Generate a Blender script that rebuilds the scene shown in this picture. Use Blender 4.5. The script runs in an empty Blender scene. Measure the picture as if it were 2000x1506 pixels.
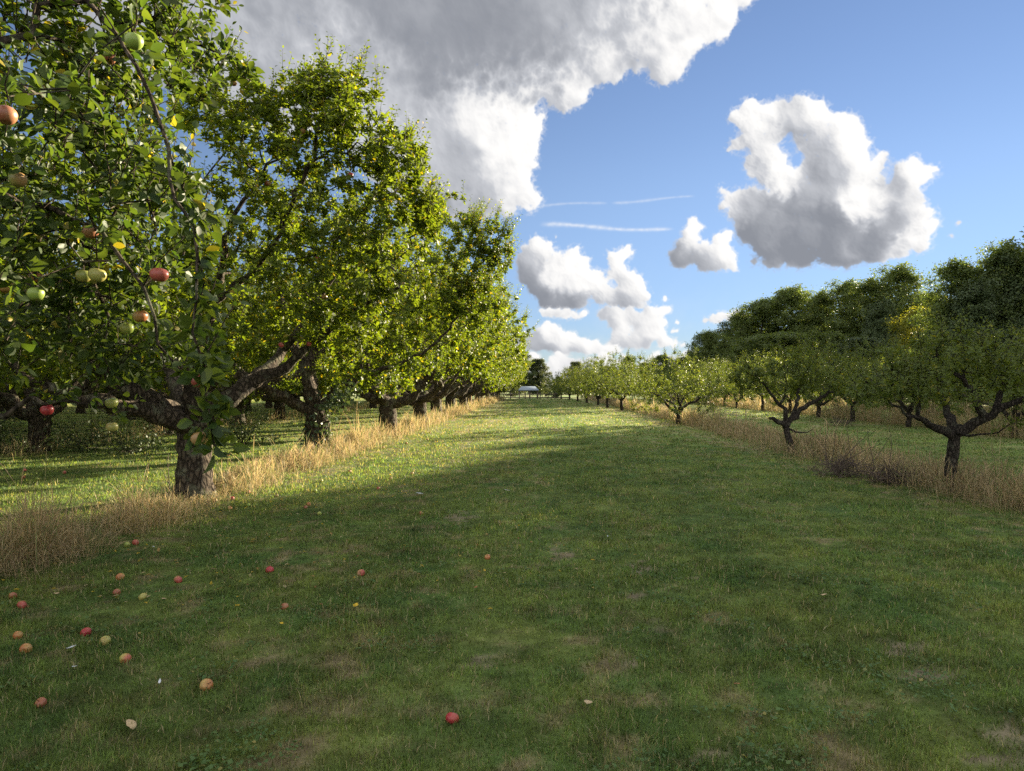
import bpy, math, numpy as np
from mathutils import Vector
R = math.radians
sc = bpy.context.scene
col = sc.collection
# ------------------------------------------------------------------ camera
cam = bpy.data.cameras.new('camera'); cam_o = bpy.data.objects.new('camera', cam); col.objects.link(cam_o)
cam.sensor_width = 36.0; cam.lens = 36.0*1389/2000; cam.clip_start = .05; cam.clip_end = 5000
cam_o.location = (0, 0, 1.6); cam_o.rotation_euler = (R(90), 0, 0); sc.camera = cam_o
# ------------------------------------------------------------------ light
SUN_AZ, SUN_EL = 45.0, 13.2
sun = bpy.data.lights.new('sun', 'SUN'); sun.energy = 5.0; sun.angle = R(.5); sun.color = (1.0, .86, .62)
sun_o = bpy.data.objects.new('sun', sun); col.objects.link(sun_o)
_d = Vector((math.sin(R(SUN_AZ))*math.cos(R(SUN_EL)), math.cos(R(SUN_AZ))*math.cos(R(SUN_EL)), math.sin(R(SUN_EL))))
sun_o.rotation_euler = _d.to_track_quat('Z', 'Y').to_euler()
sc.view_settings.view_transform = 'Standard'; sc.view_settings.look = 'None'; sc.view_settings.gamma = 1.0
sc.view_settings.exposure = 2.12
sc.cycles.max_bounces = 6; sc.cycles.diffuse_bounces = 3; sc.cycles.glossy_bounces = 2; sc.cycles.transmission_bounces = 4
sc.cycles.transparent_max_bounces = 4; sc.cycles.use_denoising = False
sc.cycles.sample_clamp_indirect = 6.0
import numpy as np, math
# ---- cloud map: brightness + cover of the clouds by direction (azimuth from +Y, elevation) ----
AZ0, AZ1, EL0, EL1, PPD = -52.0, 52.0, 0.0, 42.0, 19
def pnoise(X, Y, rng):
    n = 64; th = rng.random((n,n))*2*np.pi
    gx = np.cos(th).astype(np.float32); gy = np.sin(th).astype(np.float32)
    xi = np.floor(X).astype(np.int32); yi = np.floor(Y).astype(np.int32); fx = X-xi; fy = Y-yi
    ux = fx*fx*fx*(fx*(fx*6-15)+10); uy = fy*fy*fy*(fy*(fy*6-15)+10)
    def g(i,j): a, b = (xi+i)%n, (yi+j)%n; return gx[b,a]*(fx-i)+gy[b,a]*(fy-j)
    return ((g(0,0)*(1-ux)+g(1,0)*ux)*(1-uy)+(g(0,1)*(1-ux)+g(1,1)*ux)*uy)*1.45
def fbm(h, w, cell, octv, rng, gain=0.5, billow=False):
    X, Y = np.meshgrid(np.arange(w,dtype=np.float32), np.arange(h,dtype=np.float32))
    o = np.zeros((h,w),np.float32); amp = 1.0; s = 0; ang = .6
    for _ in range(octv):
        c_, s_ = math.cos(ang)/cell, math.sin(ang)/cell
        n = pnoise(X*c_-Y*s_+rng.random()*50, X*s_+Y*c_+rng.random()*50, rng)
        n = (1-np.abs(n)*1.6) if billow else .5+.5*n
        o += amp*n; s += amp; amp *= gain; cell = max(cell/2.03,1.3); ang += 1.1
    return o/s
def blur(a, r):
    r = int(r)
    if r < 1: return a
    for _ in range(3):
        for ax in (0,1):
            p = [(0,0),(0,0)]; p[ax] = (r+1, r)
            c = np.cumsum(np.pad(a,p,mode='edge'),axis=ax,dtype=np.float64)
            n = a.shape[ax]
            hi = np.take(c, np.arange(2*r+1, 2*r+1+n), axis=ax); lo = np.take(c, np.arange(0,n), axis=ax)
            a = ((hi-lo)/(2*r+1)).astype(np.float32)
    return a
def sst(a,b,x):
    t = np.clip((x-a)/(b-a),0,1); return t*t*(3-2*t)
CLOUDS = [
 # each: puffs p (x, y, r) seen from the camera position, in thousandths of the tangent plane, and h: how much light reaches each region
 dict(p=[(430,60,120),(560,40,150),(700,70,160),(860,40,150),(1010,30,150),(1150,20,130),(1280,10,110),(1380,10,68),(1420,-40,60),(1250,80,52),(1330,66,46),(1200,110,40),
         (1150,120,45),(1100,130,35),(1000,140,60),(900,130,100),(900,210,110),(960,240,80),(1000,270,45),(1010,310,34),(985,330,45),(930,330,80),(850,290,110),(960,370,45),(1015,365,28),(1040,380,18),(1056,384,9),
         (900,385,55),(985,400,20),(600,-120,260),(900,-150,260),(1200,-140,200),(300,-80,220),(480,160,70),(560,200,60),(700,200,80),(790,330,60),(380,-20,120),(1330,-160,110),(1190,146,14),(1060,168,18),(1290,100,20),(1395,70,12)],
      grey=.46, base=430, s=58, warp=(15,14), h=[(900,100,.12),(1050,90,.15),(700,60,.28),(820,150,.25),(1000,135,.18),(1120,60,.45),(600,60,.45),(500,100,.6),(430,40,.5),(1150,130,.95),(1200,50,.7),(1250,100,1.05),(1340,50,1.1),(1410,20,1.15),(1000,230,1.05),(980,290,1.0),(1030,300,1.1),(1040,180,1.05),(920,210,.95),
         (860,260,.6),(900,320,.42),(840,330,.55),(940,372,.35),(1040,378,1.0),(960,408,.85),(780,320,.8),(660,95,.95),(560,20,.35),(760,170,.7),(820,60,.2),(900,-60,.1),(1250,-40,.6)]),
 dict(p=[(1465,215,20),(1440,230,18),(1490,225,20),(1520,215,22),(1550,207,18),(1575,207,20),(1598,206,14),(1606,225,14),(1590,240,25),(1560,240,30),(1510,250,28),(1505,312,26),(1528,338,22),(1560,350,24),(1548,372,26),(1520,375,22),(1475,385,20),(1575,285,16),(1470,260,28),(1440,285,13),(1422,292,8),(1480,288,20),(1478,312,20),(1475,333,11),(1500,335,22),(1515,355,17),(1492,350,10),(1541,347,15),
         (1588,300,16),(1582,332,16),(1604,270,24),(1640,242,20),(1656,240,16),(1666,260,20),(1680,275,10),(1670,300,22),(1640,290,35),(1620,330,38),(1660,340,35),(1700,325,16),(1714,311,12),(1724,304,8),(1690,347,28),(1762,332,18),(1786,320,16),(1810,325,12),(1828,325,7),(1795,345,20),(1760,362,30),(1742,392,36),(1788,384,14),
         (1700,400,45),(1640,400,50),(1570,400,42),(1510,402,28),(1460,397,24),(1430,385,16),(1412,374,9),(1410,400,11),(1440,415,17),(1470,440,32),(1500,470,33),(1560,470,45),(1640,470,48),(1720,460,46),(1790,430,32),(1815,442,18),(1800,470,18),(1760,485,18),(1700,495,20),(1640,505,20),(1570,507,18),(1510,508,16),(1474,508,9),(1515,432,30)],
      grey=.42, base=527, s=26, warp=(7,9), hole=[(1549,293,11),(1554,314,8),(1545,303,9)],
      h=[(1620,470,.15),(1560,480,.15),(1700,470,.2),(1490,440,.2),(1600,430,.2),(1540,410,.28),(1660,345,.65),(1620,280,.7),(1630,320,.55),(1690,375,1.0),(1700,405,1.0),(1680,330,1.0),(1655,265,1.05),(1590,240,.75),(1560,235,.6),(1475,235,1.0),(1510,290,.85),(1530,350,1.1),(1600,225,1.0),(1740,360,.45),(1795,338,1.0),(1740,440,.25),(1812,450,1.0),(1425,395,1.05),(1460,400,.45),(1650,512,.4),(1760,488,.85),(1520,510,.3),(1590,360,.4),(1790,400,.7),(1445,285,.95),(1480,320,.8)]),
 dict(p=[(1350,430,9),(1357,441,11),(1345,457,16),(1338,476,20),(1333,500,24),(1322,503,16),(1360,492,26),(1390,505,26),(1420,507,22),(1434,520,11),(1402,476,16),(1418,459,12),(1426,456,9),(1410,487,20),(1375,515,18)], hole=[(1368,472,4)],
      grey=.45, base=532, s=20, warp=(5,7), h=[(1350,445,1.05),(1345,475,.85),(1400,490,.9),(1425,505,.95),(1420,460,1.0),(1333,505,.25),(1362,512,.45),(1390,520,.6),(1320,500,.2)]),
 dict(p=[(1053,468,8),(1046,480,15),(1030,490,13),(1068,482,9),(1022,500,14),(1013,497,6),(1050,502,26),(1090,502,12),(1120,500,15),(1136,515,17),(1105,517,22),(1080,525,32),(1040,530,30),(1060,555,30),(1100,547,32),(1140,542,22),(1166,536,11),(1156,557,20),(1176,551,9),(1172,575,17),(1122,575,27),(1082,580,25),(1190,582,17),(1215,590,16),(1240,590,14),(1062,594,13),(1110,596,12),
         (1228,480,8),(1225,492,11),(1210,499,11),(1195,507,13),(1189,512,8),(1205,521,17),(1196,537,15),(1215,541,19),(1236,531,8),(1245,546,12),(1226,560,22),(1250,570,18),(1265,581,10),(1235,590,16),(1212,575,17),(1260,594,9)],
      grey=.45, base=604, s=17, warp=(5,8), h=[(1055,475,.95),(1040,500,.6),(1090,520,.95),(1125,510,1.05),(1150,540,1.0),(1075,545,.95),(1110,555,.85),(1025,530,.35),(1035,560,.2),(1060,580,.15),(1100,592,.15),(1150,594,.35),(1180,575,.85),(1165,555,.9),(1225,490,1.05),(1200,520,.95),(1220,550,.85),(1250,560,1.0),(1240,580,.7),(1215,592,.5),(1262,590,.9)]),
 dict(p=[(1058,610,9),(1072,610,10),(1090,609,10),(1106,611,10),(1122,612,9),(1138,611,8)], grey=.6, base=622, s=20, warp=(3,6), h=[(1060,610,.9),(1100,606,.6),(1110,618,1.0)]),
 dict(p=[(1180,610,13),(1200,605,11),(1230,610,13),(1205,625,19),(1215,650,15),(1197,656,8),(1200,670,13),(1240,622,17),(1270,611,15),(1290,608,11),(1303,605,7),(1260,636,20),(1290,630,11),(1280,650,17),(1255,660,21),(1225,670,14),(1295,665,15),(1314,672,9),(1330,671,5),(1240,678,12),(1170,612,8)],
      grey=.55, base=682, s=15, warp=(4,7), h=[(1180,612,.5),(1205,620,.8),(1240,620,.7),(1290,610,1.05),(1270,630,.75),(1285,650,.95),(1210,650,.9),(1240,665,.8),(1300,668,.9),(1220,678,.6),(1260,680,.5)]),
 dict(p=[(1070,640,13),(1085,645,11),(1045,660,15),(1075,668,18),(1125,674,16),(1150,682,13),(1060,655,17),(1095,655,12),(1112,652,9),(1110,665,18),(1140,672,15),(1165,680,12),(1100,680,16),(1050,672,17),(1020,667,16),(1190,684,11),(1210,683,9)],
      grey=.52, base=696, s=14, warp=(4,7), h=[(1070,640,1.0),(1080,655,.8),(1112,655,1.0),(1140,670,.95),(1045,665,.35),(1030,675,.3),(1075,682,.3),(1120,688,.5),(1165,682,.9),(1100,670,.8)]),
 dict(p=[(1080,705,12),(1110,715,16),(1150,712,12),(1060,720,15),(1130,714,14),(1170,714,12),(1200,714,14),(1225,712,12),(1260,712,12),(1305,707,12),(1220,700,10),(1280,697,12),(1340,692,12),(1040,700,14),(1095,700,14),(1180,700,14),(1150,728,18),(1090,728,18),(1210,730,18),(1290,718,18),(1330,712,16),(1180,722,16),(1250,725,18),(1020,715,16)],
      grey=.66, base=738, s=20, warp=(4,6), h=[(1080,705,.9),(1110,715,.5),(1200,705,.8),(1280,700,.9),(1230,725,.5)]),
 dict(p=[(1375,626,5),(1390,622,8),(1405,618,10),(1422,619,10),(1440,617,11),(1455,619,9)], grey=.6, base=632, s=16, warp=(3,5), h=[(1385,620,.9),(1420,616,1.0),(1430,628,.5)]),
 dict(p=[(1300,583,5),(1322,630,4),(1320,646,5),(1872,433,4),(1857,460,4),(1085,463,3),(1312,648,5)], grey=.8, base=900, s=20, warp=(2,4), h=[(1300,583,1)]),
]
def make_clouds():
    rng = np.random.default_rng(11)
    W = int((AZ1-AZ0)*PPD); H = int((EL1-EL0)*PPD)      # row 0 = lowest elevation
    az = np.radians(AZ0+(np.arange(W)+.5)/PPD)[None,:]; el = np.radians(EL0+(np.arange(H)+.5)/PPD)[:,None]
    PX = (1000+1389*np.tan(az)+0*el).astype(np.float32); PY = (752-1389*np.tan(el)/np.cos(az)).astype(np.float32)
    def toimg(x,y):
        a = math.atan((x-1000)/1389); e = math.atan((752-y)/1389*math.cos(a))
        return (math.degrees(a)-AZ0)*PPD, (math.degrees(e)-EL0)*PPD, a
    F = PPD/(1389*math.pi/180)
    big_w = [fbm(H,W,70,3,rng,.5)-.5 for _ in range(2)]; sml_w = [fbm(H,W,15,4,rng,.6)-.5 for _ in range(2)]
    fine = fbm(H,W,13,4,rng,.6,True); mid = fbm(H,W,40,6,rng,.58); bil = fbm(H,W,26,5,rng,.55,True)
    fr = fbm(H,W,7,3,rng,.7)
    L = np.zeros((H,W),np.float32); A = np.zeros((H,W),np.float32)
    for c in CLOUDS:
        crc = []; big = len(c['p'])>30; small = len(c['p'])<12
        wb, ws = [w*PPD/15 for w in c['warp']]
        for (x,y,r) in c['p']:
            X,Y,a = toimg(x,y); rr = r*F*math.cos(a)**1.3
            crc.append((X,Y,0.0,rr)); lvl = [(X,Y,0.0,rr)]
            for depth in range(2):
                nl = []
                for (X0,Y0,Z0,R0) in lvl:
                    if R0 < 3.0: continue
                    for _ in range(9 if depth<1 else 6):
                        v = rng.normal(size=3); v[2] = abs(v[2])*.8; v /= np.linalg.norm(v)
                        R1 = R0*rng.uniform(.25,.48)
                        k = R0*rng.uniform(.66,.9)
                        nl.append((X0+v[0]*k, Y0+v[1]*k*.9, Z0+v[2]*k*.7, R1))
                crc += nl; lvl = nl
        arr = np.array(crc)
        x0 = int(max(0,(arr[:,0]-arr[:,3]).min()-24)); x1 = int(min(W,(arr[:,0]+arr[:,3]).max()+24))
        y0 = int(max(0,(arr[:,1]-arr[:,3]).min()-24)); y1 = int(min(H,(arr[:,1]+arr[:,3]).max()+24))
        if x1<=x0 or y1<=y0: continue
        sl = (slice(y0,y1),slice(x0,x1))
        hgt = np.full((y1-y0,x1-x0),-1.0,np.float32)
        gx = (np.arange(x0,x1)[None,:]+big_w[0][sl]*wb*2+sml_w[0][sl]*ws*2).astype(np.float32)
        gy = (np.arange(y0,y1)[:,None]+big_w[1][sl]*wb*2+sml_w[1][sl]*ws*2).astype(np.float32)
        mm = int(wb*.6+ws*.6)
        for (X,Y,Z,R) in crc:
            a0,a1,b0,b1 = int(max(x0,X-R-mm)),int(min(x1,X+R+mm)),int(max(y0,Y-R-mm)),int(min(y1,Y+R+mm))
            if a1<=a0 or b1<=b0: continue
            d2 = R*R-(gx[b0-y0:b1-y0,a0-x0:a1-x0]-X)**2-(gy[b0-y0:b1-y0,a0-x0:a1-x0]-Y)**2
            z = np.where(d2>0, Z+.6*np.sqrt(np.maximum(d2,0)), -1)
            v = hgt[b0-y0:b1-y0,a0-x0:a1-x0]; np.maximum(v,z,out=v)
        px, py = PX[sl], PY[sl]; m_, f, bl = mid[sl], fine[sl], bil[sl]
        cov = (hgt>0).astype(np.float32)
        cov *= 1-sst(c['base']-6,c['base']+6,py+16*(m_-.5))
        for (hx,hy,hr) in c.get('hole',[]):
            cov *= sst(hr*.8,hr*1.15,np.hypot(px-hx,py-hy)+18*(m_-.5)+8*(f-.5))
        b3 = blur(cov,3 if c['base'] == 430 else (2 if not small else 1))
        alpha = sst(.34,.80,b3+(fr[sl]-.5)*.9+(m_-.5)*.7)*sst(.02,.16,b3)
        b6 = blur(cov,5 if big else 3)
        alpha = np.maximum(alpha,.50*sst(.22,.85,b6+(f-.5)*.9+(fr[sl]-.5)*.6+(m_-.5)*.5)*sst(.02,.2,b6))*(.94+.06*b3)
        s = int(c['s']*.5)+2
        th = blur(cov,s)
        thf = blur(cov,max(2,s//3))
        sh = int(s*1.1)
        toward = np.roll(np.roll(th,-sh,axis=1),-int(sh*.5),axis=0)     # what lies on the sun side
        h2 = blur(np.maximum(hgt,0),3 if big else 2)+bl*(6 if big else 5)+f*1.3
        def lam(hh,k):
            gyy,gxx = np.gradient(hh); gyy*=k; gxx*=k
            return (-gxx*.72-gyy*.52+.46)/np.sqrt(gxx**2+gyy**2+1)
        lm = .38*lam(h2,.7)+.34*lam(blur(h2,4),1.1)+.28*lam(blur(h2,11),1.6)
        num = np.zeros_like(px); den = np.full_like(px,1e-5)
        qx, qy = px+c['s']*1.2*(m_-.5), py+c['s']*1.2*(bl-.6)
        for hx,hy,hv in c['h']:
            w_ = np.exp(-((qx-hx)**2+(qy-hy)**2)/(2*(c['s']*.75)**2)); num += w_*hv; den += w_
            w_ = 1e-3/(1+((qx-hx)**2+(qy-hy)**2)/c['s']**2); num += w_*hv; den += w_
        tone = num/den
        rim = 1-sst(.40,.92,thf)
        tq = np.clip(tone,0,1)
        lit = .03+.88*tq+(.36 if c['base'] == 430 else .50)*(lm-.40)*(.30+.70*tq)+.25*(th-toward)+.30*rim*(1-tq)+.50*(blur(m_,3)-.5)*(.5+.5*tq)+.12*(bl-.7)*tq
        lum = c['grey']+(1.0-c['grey'])*sst(-.06,1.12,lit)
        old = A[sl]; na = alpha+old*(1-alpha)
        L[sl] = np.where(na>1e-4,(lum*alpha+L[sl]*old*(1-alpha))/np.maximum(na,1e-4),0)
        A[sl] = na
    # thin old vapour trails and wisps
    for (xa,ya,xb,yb,wd,st) in [(1050,438,1320,449,3.0,.42),(1030,404,1190,394,1.6,.2),(1190,394,1360,384,2.0,.22),(1600,520,1640,524,2,.1)]:
        t = np.clip((PX-xa)/(xb-xa),0,1); yy = ya+(yb-ya)*t+2.5*np.sin(PX/37.)
        d = np.abs(PY-yy)/(wd*(1.3-.4*t)+4*(mid-.5))
        a = st*np.exp(-d*d)*((PX>xa)&(PX<xb))*sst(0,.12,t)*sst(1.0,.9,t)*(.5+fine)
        a = np.clip(a,0,1); 
        L = np.where(A+a>1e-4,(1.0*a+L*A*(1-a))/np.maximum(a+A*(1-a),1e-4),0); A = a+A*(1-a)
    # low milky haze of distant cloud near the horizon
    veil = .55*np.exp(-np.maximum(752-PY,0)/60.)*sst(.3,.7,mid)
    L = np.where(A+veil>1e-4,(.93*veil+L*A)/(veil+A+1e-6),0)
    A = A+veil*(1-A)
    return L.astype(np.float32), np.clip(A,0,1).astype(np.float32), W, H
# ------------------------------------------------------------------ world: sky texture with the clouds laid over it by direction
CL, CA, CW, CH = make_clouds()
img = bpy.data.images.new('cloud_cover', CW, CH, alpha=True, float_buffer=True); img.colorspace_settings.name = 'Non-Color'
_px = np.zeros((CH, CW, 4), np.float32); _px[..., 0] = CL; _px[..., 1] = CA; _px[..., 3] = 1
img.pixels.foreach_set(_px.ravel()); img.update(); img.pack()
world = bpy.data.worlds.new('World'); sc.world = world; world.use_nodes = True
nt = world.node_tree; nt.nodes.clear()
def N(tree, t, **kw):
    n = tree.nodes.new(t)
    for k, v in kw.items(): setattr(n, k, v)
    return n
def M(tree, op, a, b=None, c=None):
    n = N(tree, 'ShaderNodeMath', operation=op)
    for i, v in enumerate((a, b, c)):
        if v is None: continue
        if isinstance(v, (int, float)): n.inputs[i].default_value = v
        else: tree.links.new(v, n.inputs[i])
    return n.outputs[0]
def MIX(tree, f, a, b, mode='MIX'):
    n = N(tree, 'ShaderNodeMix', data_type='RGBA', blend_type=mode)
    for i, v in ((0, f), (6, a), (7, b)):
        if isinstance(v, (int, float)): n.inputs[i].default_value = v
        elif isinstance(v, tuple): n.inputs[i].default_value = (*v, 1) if len(v) == 3 else v
        else: tree.links.new(v, n.inputs[i])
    return n.outputs[2]
tc = N(nt, 'ShaderNodeTexCoord'); sx = N(nt, 'ShaderNodeSeparateXYZ'); nt.links.new(tc.outputs['Generated'], sx.inputs[0])
az = M(nt, 'ARCTAN2', sx.outputs[0], sx.outputs[1]); el = M(nt, 'ARCSINE', sx.outputs[2])
u = M(nt, 'DIVIDE', M(nt, 'SUBTRACT', az, R(AZ0)), R(AZ1-AZ0)); v = M(nt, 'DIVIDE', M(nt, 'SUBTRACT', el, R(EL0)), R(EL1-EL0))
cb = N(nt, 'ShaderNodeCombineXYZ'); nt.links.new(u, cb.inputs[0]); nt.links.new(v, cb.inputs[1])
it = N(nt, 'ShaderNodeTexImage', image=img, extension='CLIP', interpolation='Cubic'); nt.links.new(cb.outputs[0], it.inputs[0])
cs = N(nt, 'ShaderNodeSeparateColor'); nt.links.new(it.outputs[0], cs.inputs[0])
sky = N(nt, 'ShaderNodeTexSky', sky_type='NISHITA', sun_disc=False, sun_elevation=R(SUN_EL), sun_rotation=R(SUN_AZ))
sky.air_density = 1.0; sky.dust_density = .0; sky.ozone_density = 2.2; sky.altitude = 200
SKY_S = .0365
skyc = MIX(nt, 1.0, sky.outputs[0], (.95, .87, .96), 'MULTIPLY')
lowr = N(nt, 'ShaderNodeMapRange', interpolation_type='SMOOTHSTEP'); nt.links.new(el, lowr.inputs[0]); lowr.inputs[1].default_value = R(-2); lowr.inputs[2].default_value = R(17)
skyc = MIX(nt, 1.0, skyc, MIX(nt, lowr.outputs[0], (.46, .60, .84), (1, 1, 1)), 'MULTIPLY')
cr = N(nt, 'ShaderNodeValToRGB'); nt.links.new(cs.outputs[0], cr.inputs[0])
e = cr.color_ramp.elements; e[0].position = .46; e[0].color = (1.75, 1.86, 2.12, 1); e[1].position = 1.0; e[1].color = (6.7, 6.6, 6.45, 1)
m_ = e.new(.76); m_.color = (3.7, 3.8, 4.05, 1)
out = MIX(nt, cs.outputs[1], skyc, cr.outputs[0])
# unseen broken cloud, added to lift ambient light in the shade, over the rest of the sky (overhead, to the sides and behind), outside the mapped part
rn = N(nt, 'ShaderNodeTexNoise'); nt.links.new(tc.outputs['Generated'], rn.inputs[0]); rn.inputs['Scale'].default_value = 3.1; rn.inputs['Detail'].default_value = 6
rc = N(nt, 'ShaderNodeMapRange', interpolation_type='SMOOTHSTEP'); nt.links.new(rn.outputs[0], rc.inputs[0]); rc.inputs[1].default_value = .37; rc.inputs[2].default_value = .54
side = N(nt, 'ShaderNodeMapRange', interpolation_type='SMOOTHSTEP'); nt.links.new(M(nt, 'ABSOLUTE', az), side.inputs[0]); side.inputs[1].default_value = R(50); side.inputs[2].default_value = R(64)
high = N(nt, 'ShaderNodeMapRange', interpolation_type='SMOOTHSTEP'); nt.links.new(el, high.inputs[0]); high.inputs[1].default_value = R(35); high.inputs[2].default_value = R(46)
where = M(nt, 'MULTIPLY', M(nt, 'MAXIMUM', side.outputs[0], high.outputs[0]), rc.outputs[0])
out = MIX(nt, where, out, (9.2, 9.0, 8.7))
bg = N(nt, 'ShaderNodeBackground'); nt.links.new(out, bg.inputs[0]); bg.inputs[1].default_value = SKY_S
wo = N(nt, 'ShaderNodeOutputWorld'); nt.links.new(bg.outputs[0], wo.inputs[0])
world.cycles.sampling_method = 'MANUAL'; world.cycles.sample_map_resolution = 512
# ------------------------------------------------------------------ helpers
rng = np.random.default_rng(5)
def W(px, py, d): return np.array([(px-1000)/1389*d, d, 1.6+(752-py)/1389*d])     # where a thing seen at a photo point stands, d metres away
def Gd(px, py, z=0.0):                                                            # the same for a point on the ground
    d = 1389*(1.6-z)/(py-752); return np.array([(px-1000)/1389*d, d])
def tag(o, label=None, cat=None, group=None, kind=None):
    if label: o['label'] = label
    if cat: o['category'] = cat
    if group: o['group'] = group
    if kind: o['kind'] = kind
    return o
def empty(name, loc, rz=0.0):
    o = bpy.data.objects.new(name, None); o.empty_display_size = .3; o.location = loc; o.rotation_euler = (0, 0, rz); col.objects.link(o); return o
def mesh(name, V, tris=None, quads=None, mat=None, parent=None, smooth=False, vcol=None, link=True):
    V = np.asarray(V, np.float32); t = np.zeros((0, 3), np.int32) if tris is None else np.asarray(tris, np.int32).reshape(-1, 3)
    q = np.zeros((0, 4), np.int32) if quads is None else np.asarray(quads, np.int32).reshape(-1, 4)
    me = bpy.data.meshes.new(name); me.vertices.add(len(V)); me.vertices.foreach_set('co', V.ravel())
    nl = t.size+q.size; me.loops.add(nl); me.loops.foreach_set('vertex_index', np.concatenate([t.ravel(), q.ravel()]))
    me.polygons.add(len(t)+len(q))
    st = np.concatenate([np.arange(len(t))*3, len(t)*3+np.arange(len(q))*4]).astype(np.int32)
    me.polygons.foreach_set('loop_start', st)
    if smooth: me.polygons.foreach_set('use_smooth', np.ones(len(t)+len(q), bool))
    me.update(calc_edges=True)
    if vcol is not None:
        a = me.color_attributes.new('tint', 'FLOAT_COLOR', 'POINT'); c = np.ones((len(V), 4), np.float32); c[:, :3] = vcol
        a.data.foreach_set('color', c.ravel())
    if mat: me.materials.append(mat)
    o = bpy.data.objects.new(name, me)
    if link: col.objects.link(o)
    if parent: o.parent = parent
    return o
def unit(a): return a/np.maximum(np.linalg.norm(a, axis=-1, keepdims=True), 1e-9)
class Buf:
    def __init__(s): s.V = []; s.T = []; s.Q = []; s.C = []; s.n = 0
    def add(s, V, T=None, Q=None, C=None):
        V = np.asarray(V, float).reshape(-1, 3); s.V.append(V)
        if T is not None and len(T): s.T.append(np.asarray(T)+s.n)
        if Q is not None and len(Q): s.Q.append(np.asarray(Q)+s.n)
        if C is not None: s.C.append(np.broadcast_to(C, (len(V), 3)))
        s.n += len(V)
    def build(s, name, mat, parent=None, smooth=False):
        return mesh(name, np.concatenate(s.V), np.concatenate(s.T) if s.T else None, np.concatenate(s.Q) if s.Q else None, mat, parent, smooth,
                    np.concatenate(s.C) if s.C else None)
def box(b, c, size, rz=0.0, C=None):
    x, y, z = np.array(size)/2; P = np.array([(i, j, k) for i in (-x, x) for j in (-y, y) for k in (-z, z)])
    cs_, sn = math.cos(rz), math.sin(rz); P = np.c_[P[:, 0]*cs_-P[:, 1]*sn, P[:, 0]*sn+P[:, 1]*cs_, P[:, 2]]+np.array(c)
    b.add(P, Q=[(0, 1, 3, 2), (4, 6, 7, 5), (0, 4, 5, 1), (2, 3, 7, 6), (0, 2, 6, 4), (1, 5, 7, 3)], C=C)
def tube(b, P, r, k=6, cap=True, bump=0.0, rg=None, C=None):
    P = np.asarray(P, float); r = np.broadcast_to(r, (len(P),)).astype(float); n = len(P)
    t = np.gradient(P, axis=0) if n > 2 else np.repeat((P[-1]-P[0])[None], n, 0); t = unit(t)
    ref = np.array([.31, .22, .92]) if abs(t[0][2]) < .8 else np.array([1, .1, .0])
    nn = ref-t*(t@ref)[:, None]; nn = unit(nn); bb = np.cross(t, nn)
    a = np.arange(k)/k*2*np.pi; rad = r[:, None]*np.ones(k)
    if bump and rg is not None: rad = rad*(1+bump*rg.normal(size=(n, k)))
    ring = P[:, None]+rad[..., None]*(np.cos(a)[None, :, None]*nn[:, None]+np.sin(a)[None, :, None]*bb[:, None])
    i = np.arange(n-1)[:, None]*k; j = np.arange(k)[None]; j2 = (j+1) % k
    Q = np.stack([i+j, i+j2, i+k+j2, i+k+j], -1).reshape(-1, 4)
    V = ring.reshape(-1, 3)
    if cap and r[-1] > .004:
        V = np.r_[V, P[-1:]+t[-1:]*r[-1]*.3]; m = (n-1)*k; T = [(m+x, m+(x+1) % k, n*k) for x in range(k)]
    else: T = None
    b.add(V, T, Q, C)
# ------------------------------------------------------------------ materials
def material(name):
    m = bpy.data.materials.new(name); m.use_nodes = True; t = m.node_tree; p = t.nodes['Principled BSDF']; return m, t, p
def leaf_mat(name, dark, light, old, trans=(1.5, 1.35, .5), tw=.45, rough=.48, spec=.35):
    m, t, p = material(name)
    at = N(t, 'ShaderNodeAttribute', attribute_name='tint'); s = N(t, 'ShaderNodeSeparateColor'); t.links.new(at.outputs[0], s.inputs[0])
    oi = N(t, 'ShaderNodeObjectInfo')
    f = M(t, 'ADD', s.outputs[0], M(t, 'MULTIPLY', M(t, 'SUBTRACT', oi.outputs['Random'], .5), .3))
    c = MIX(t, f, dark, light); c = MIX(t, s.outputs[1], c, old)
    t.links.new(c, p.inputs['Base Color']); p.inputs['Roughness'].default_value = rough; p.inputs['Specular IOR Level'].default_value = spec
    tr = N(t, 'ShaderNodeBsdfTranslucent'); t.links.new(MIX(t, 1.0, c, trans, 'MULTIPLY'), tr.inputs[0])
    mx = N(t, 'ShaderNodeMixShader'); mx.inputs[0].default_value = tw
    t.links.new(p.outputs[0], mx.inputs[1]); t.links.new(tr.outputs[0], mx.inputs[2]); t.links.new(mx.outputs[0], t.nodes['Material Output'].inputs[0])
    return m
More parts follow.
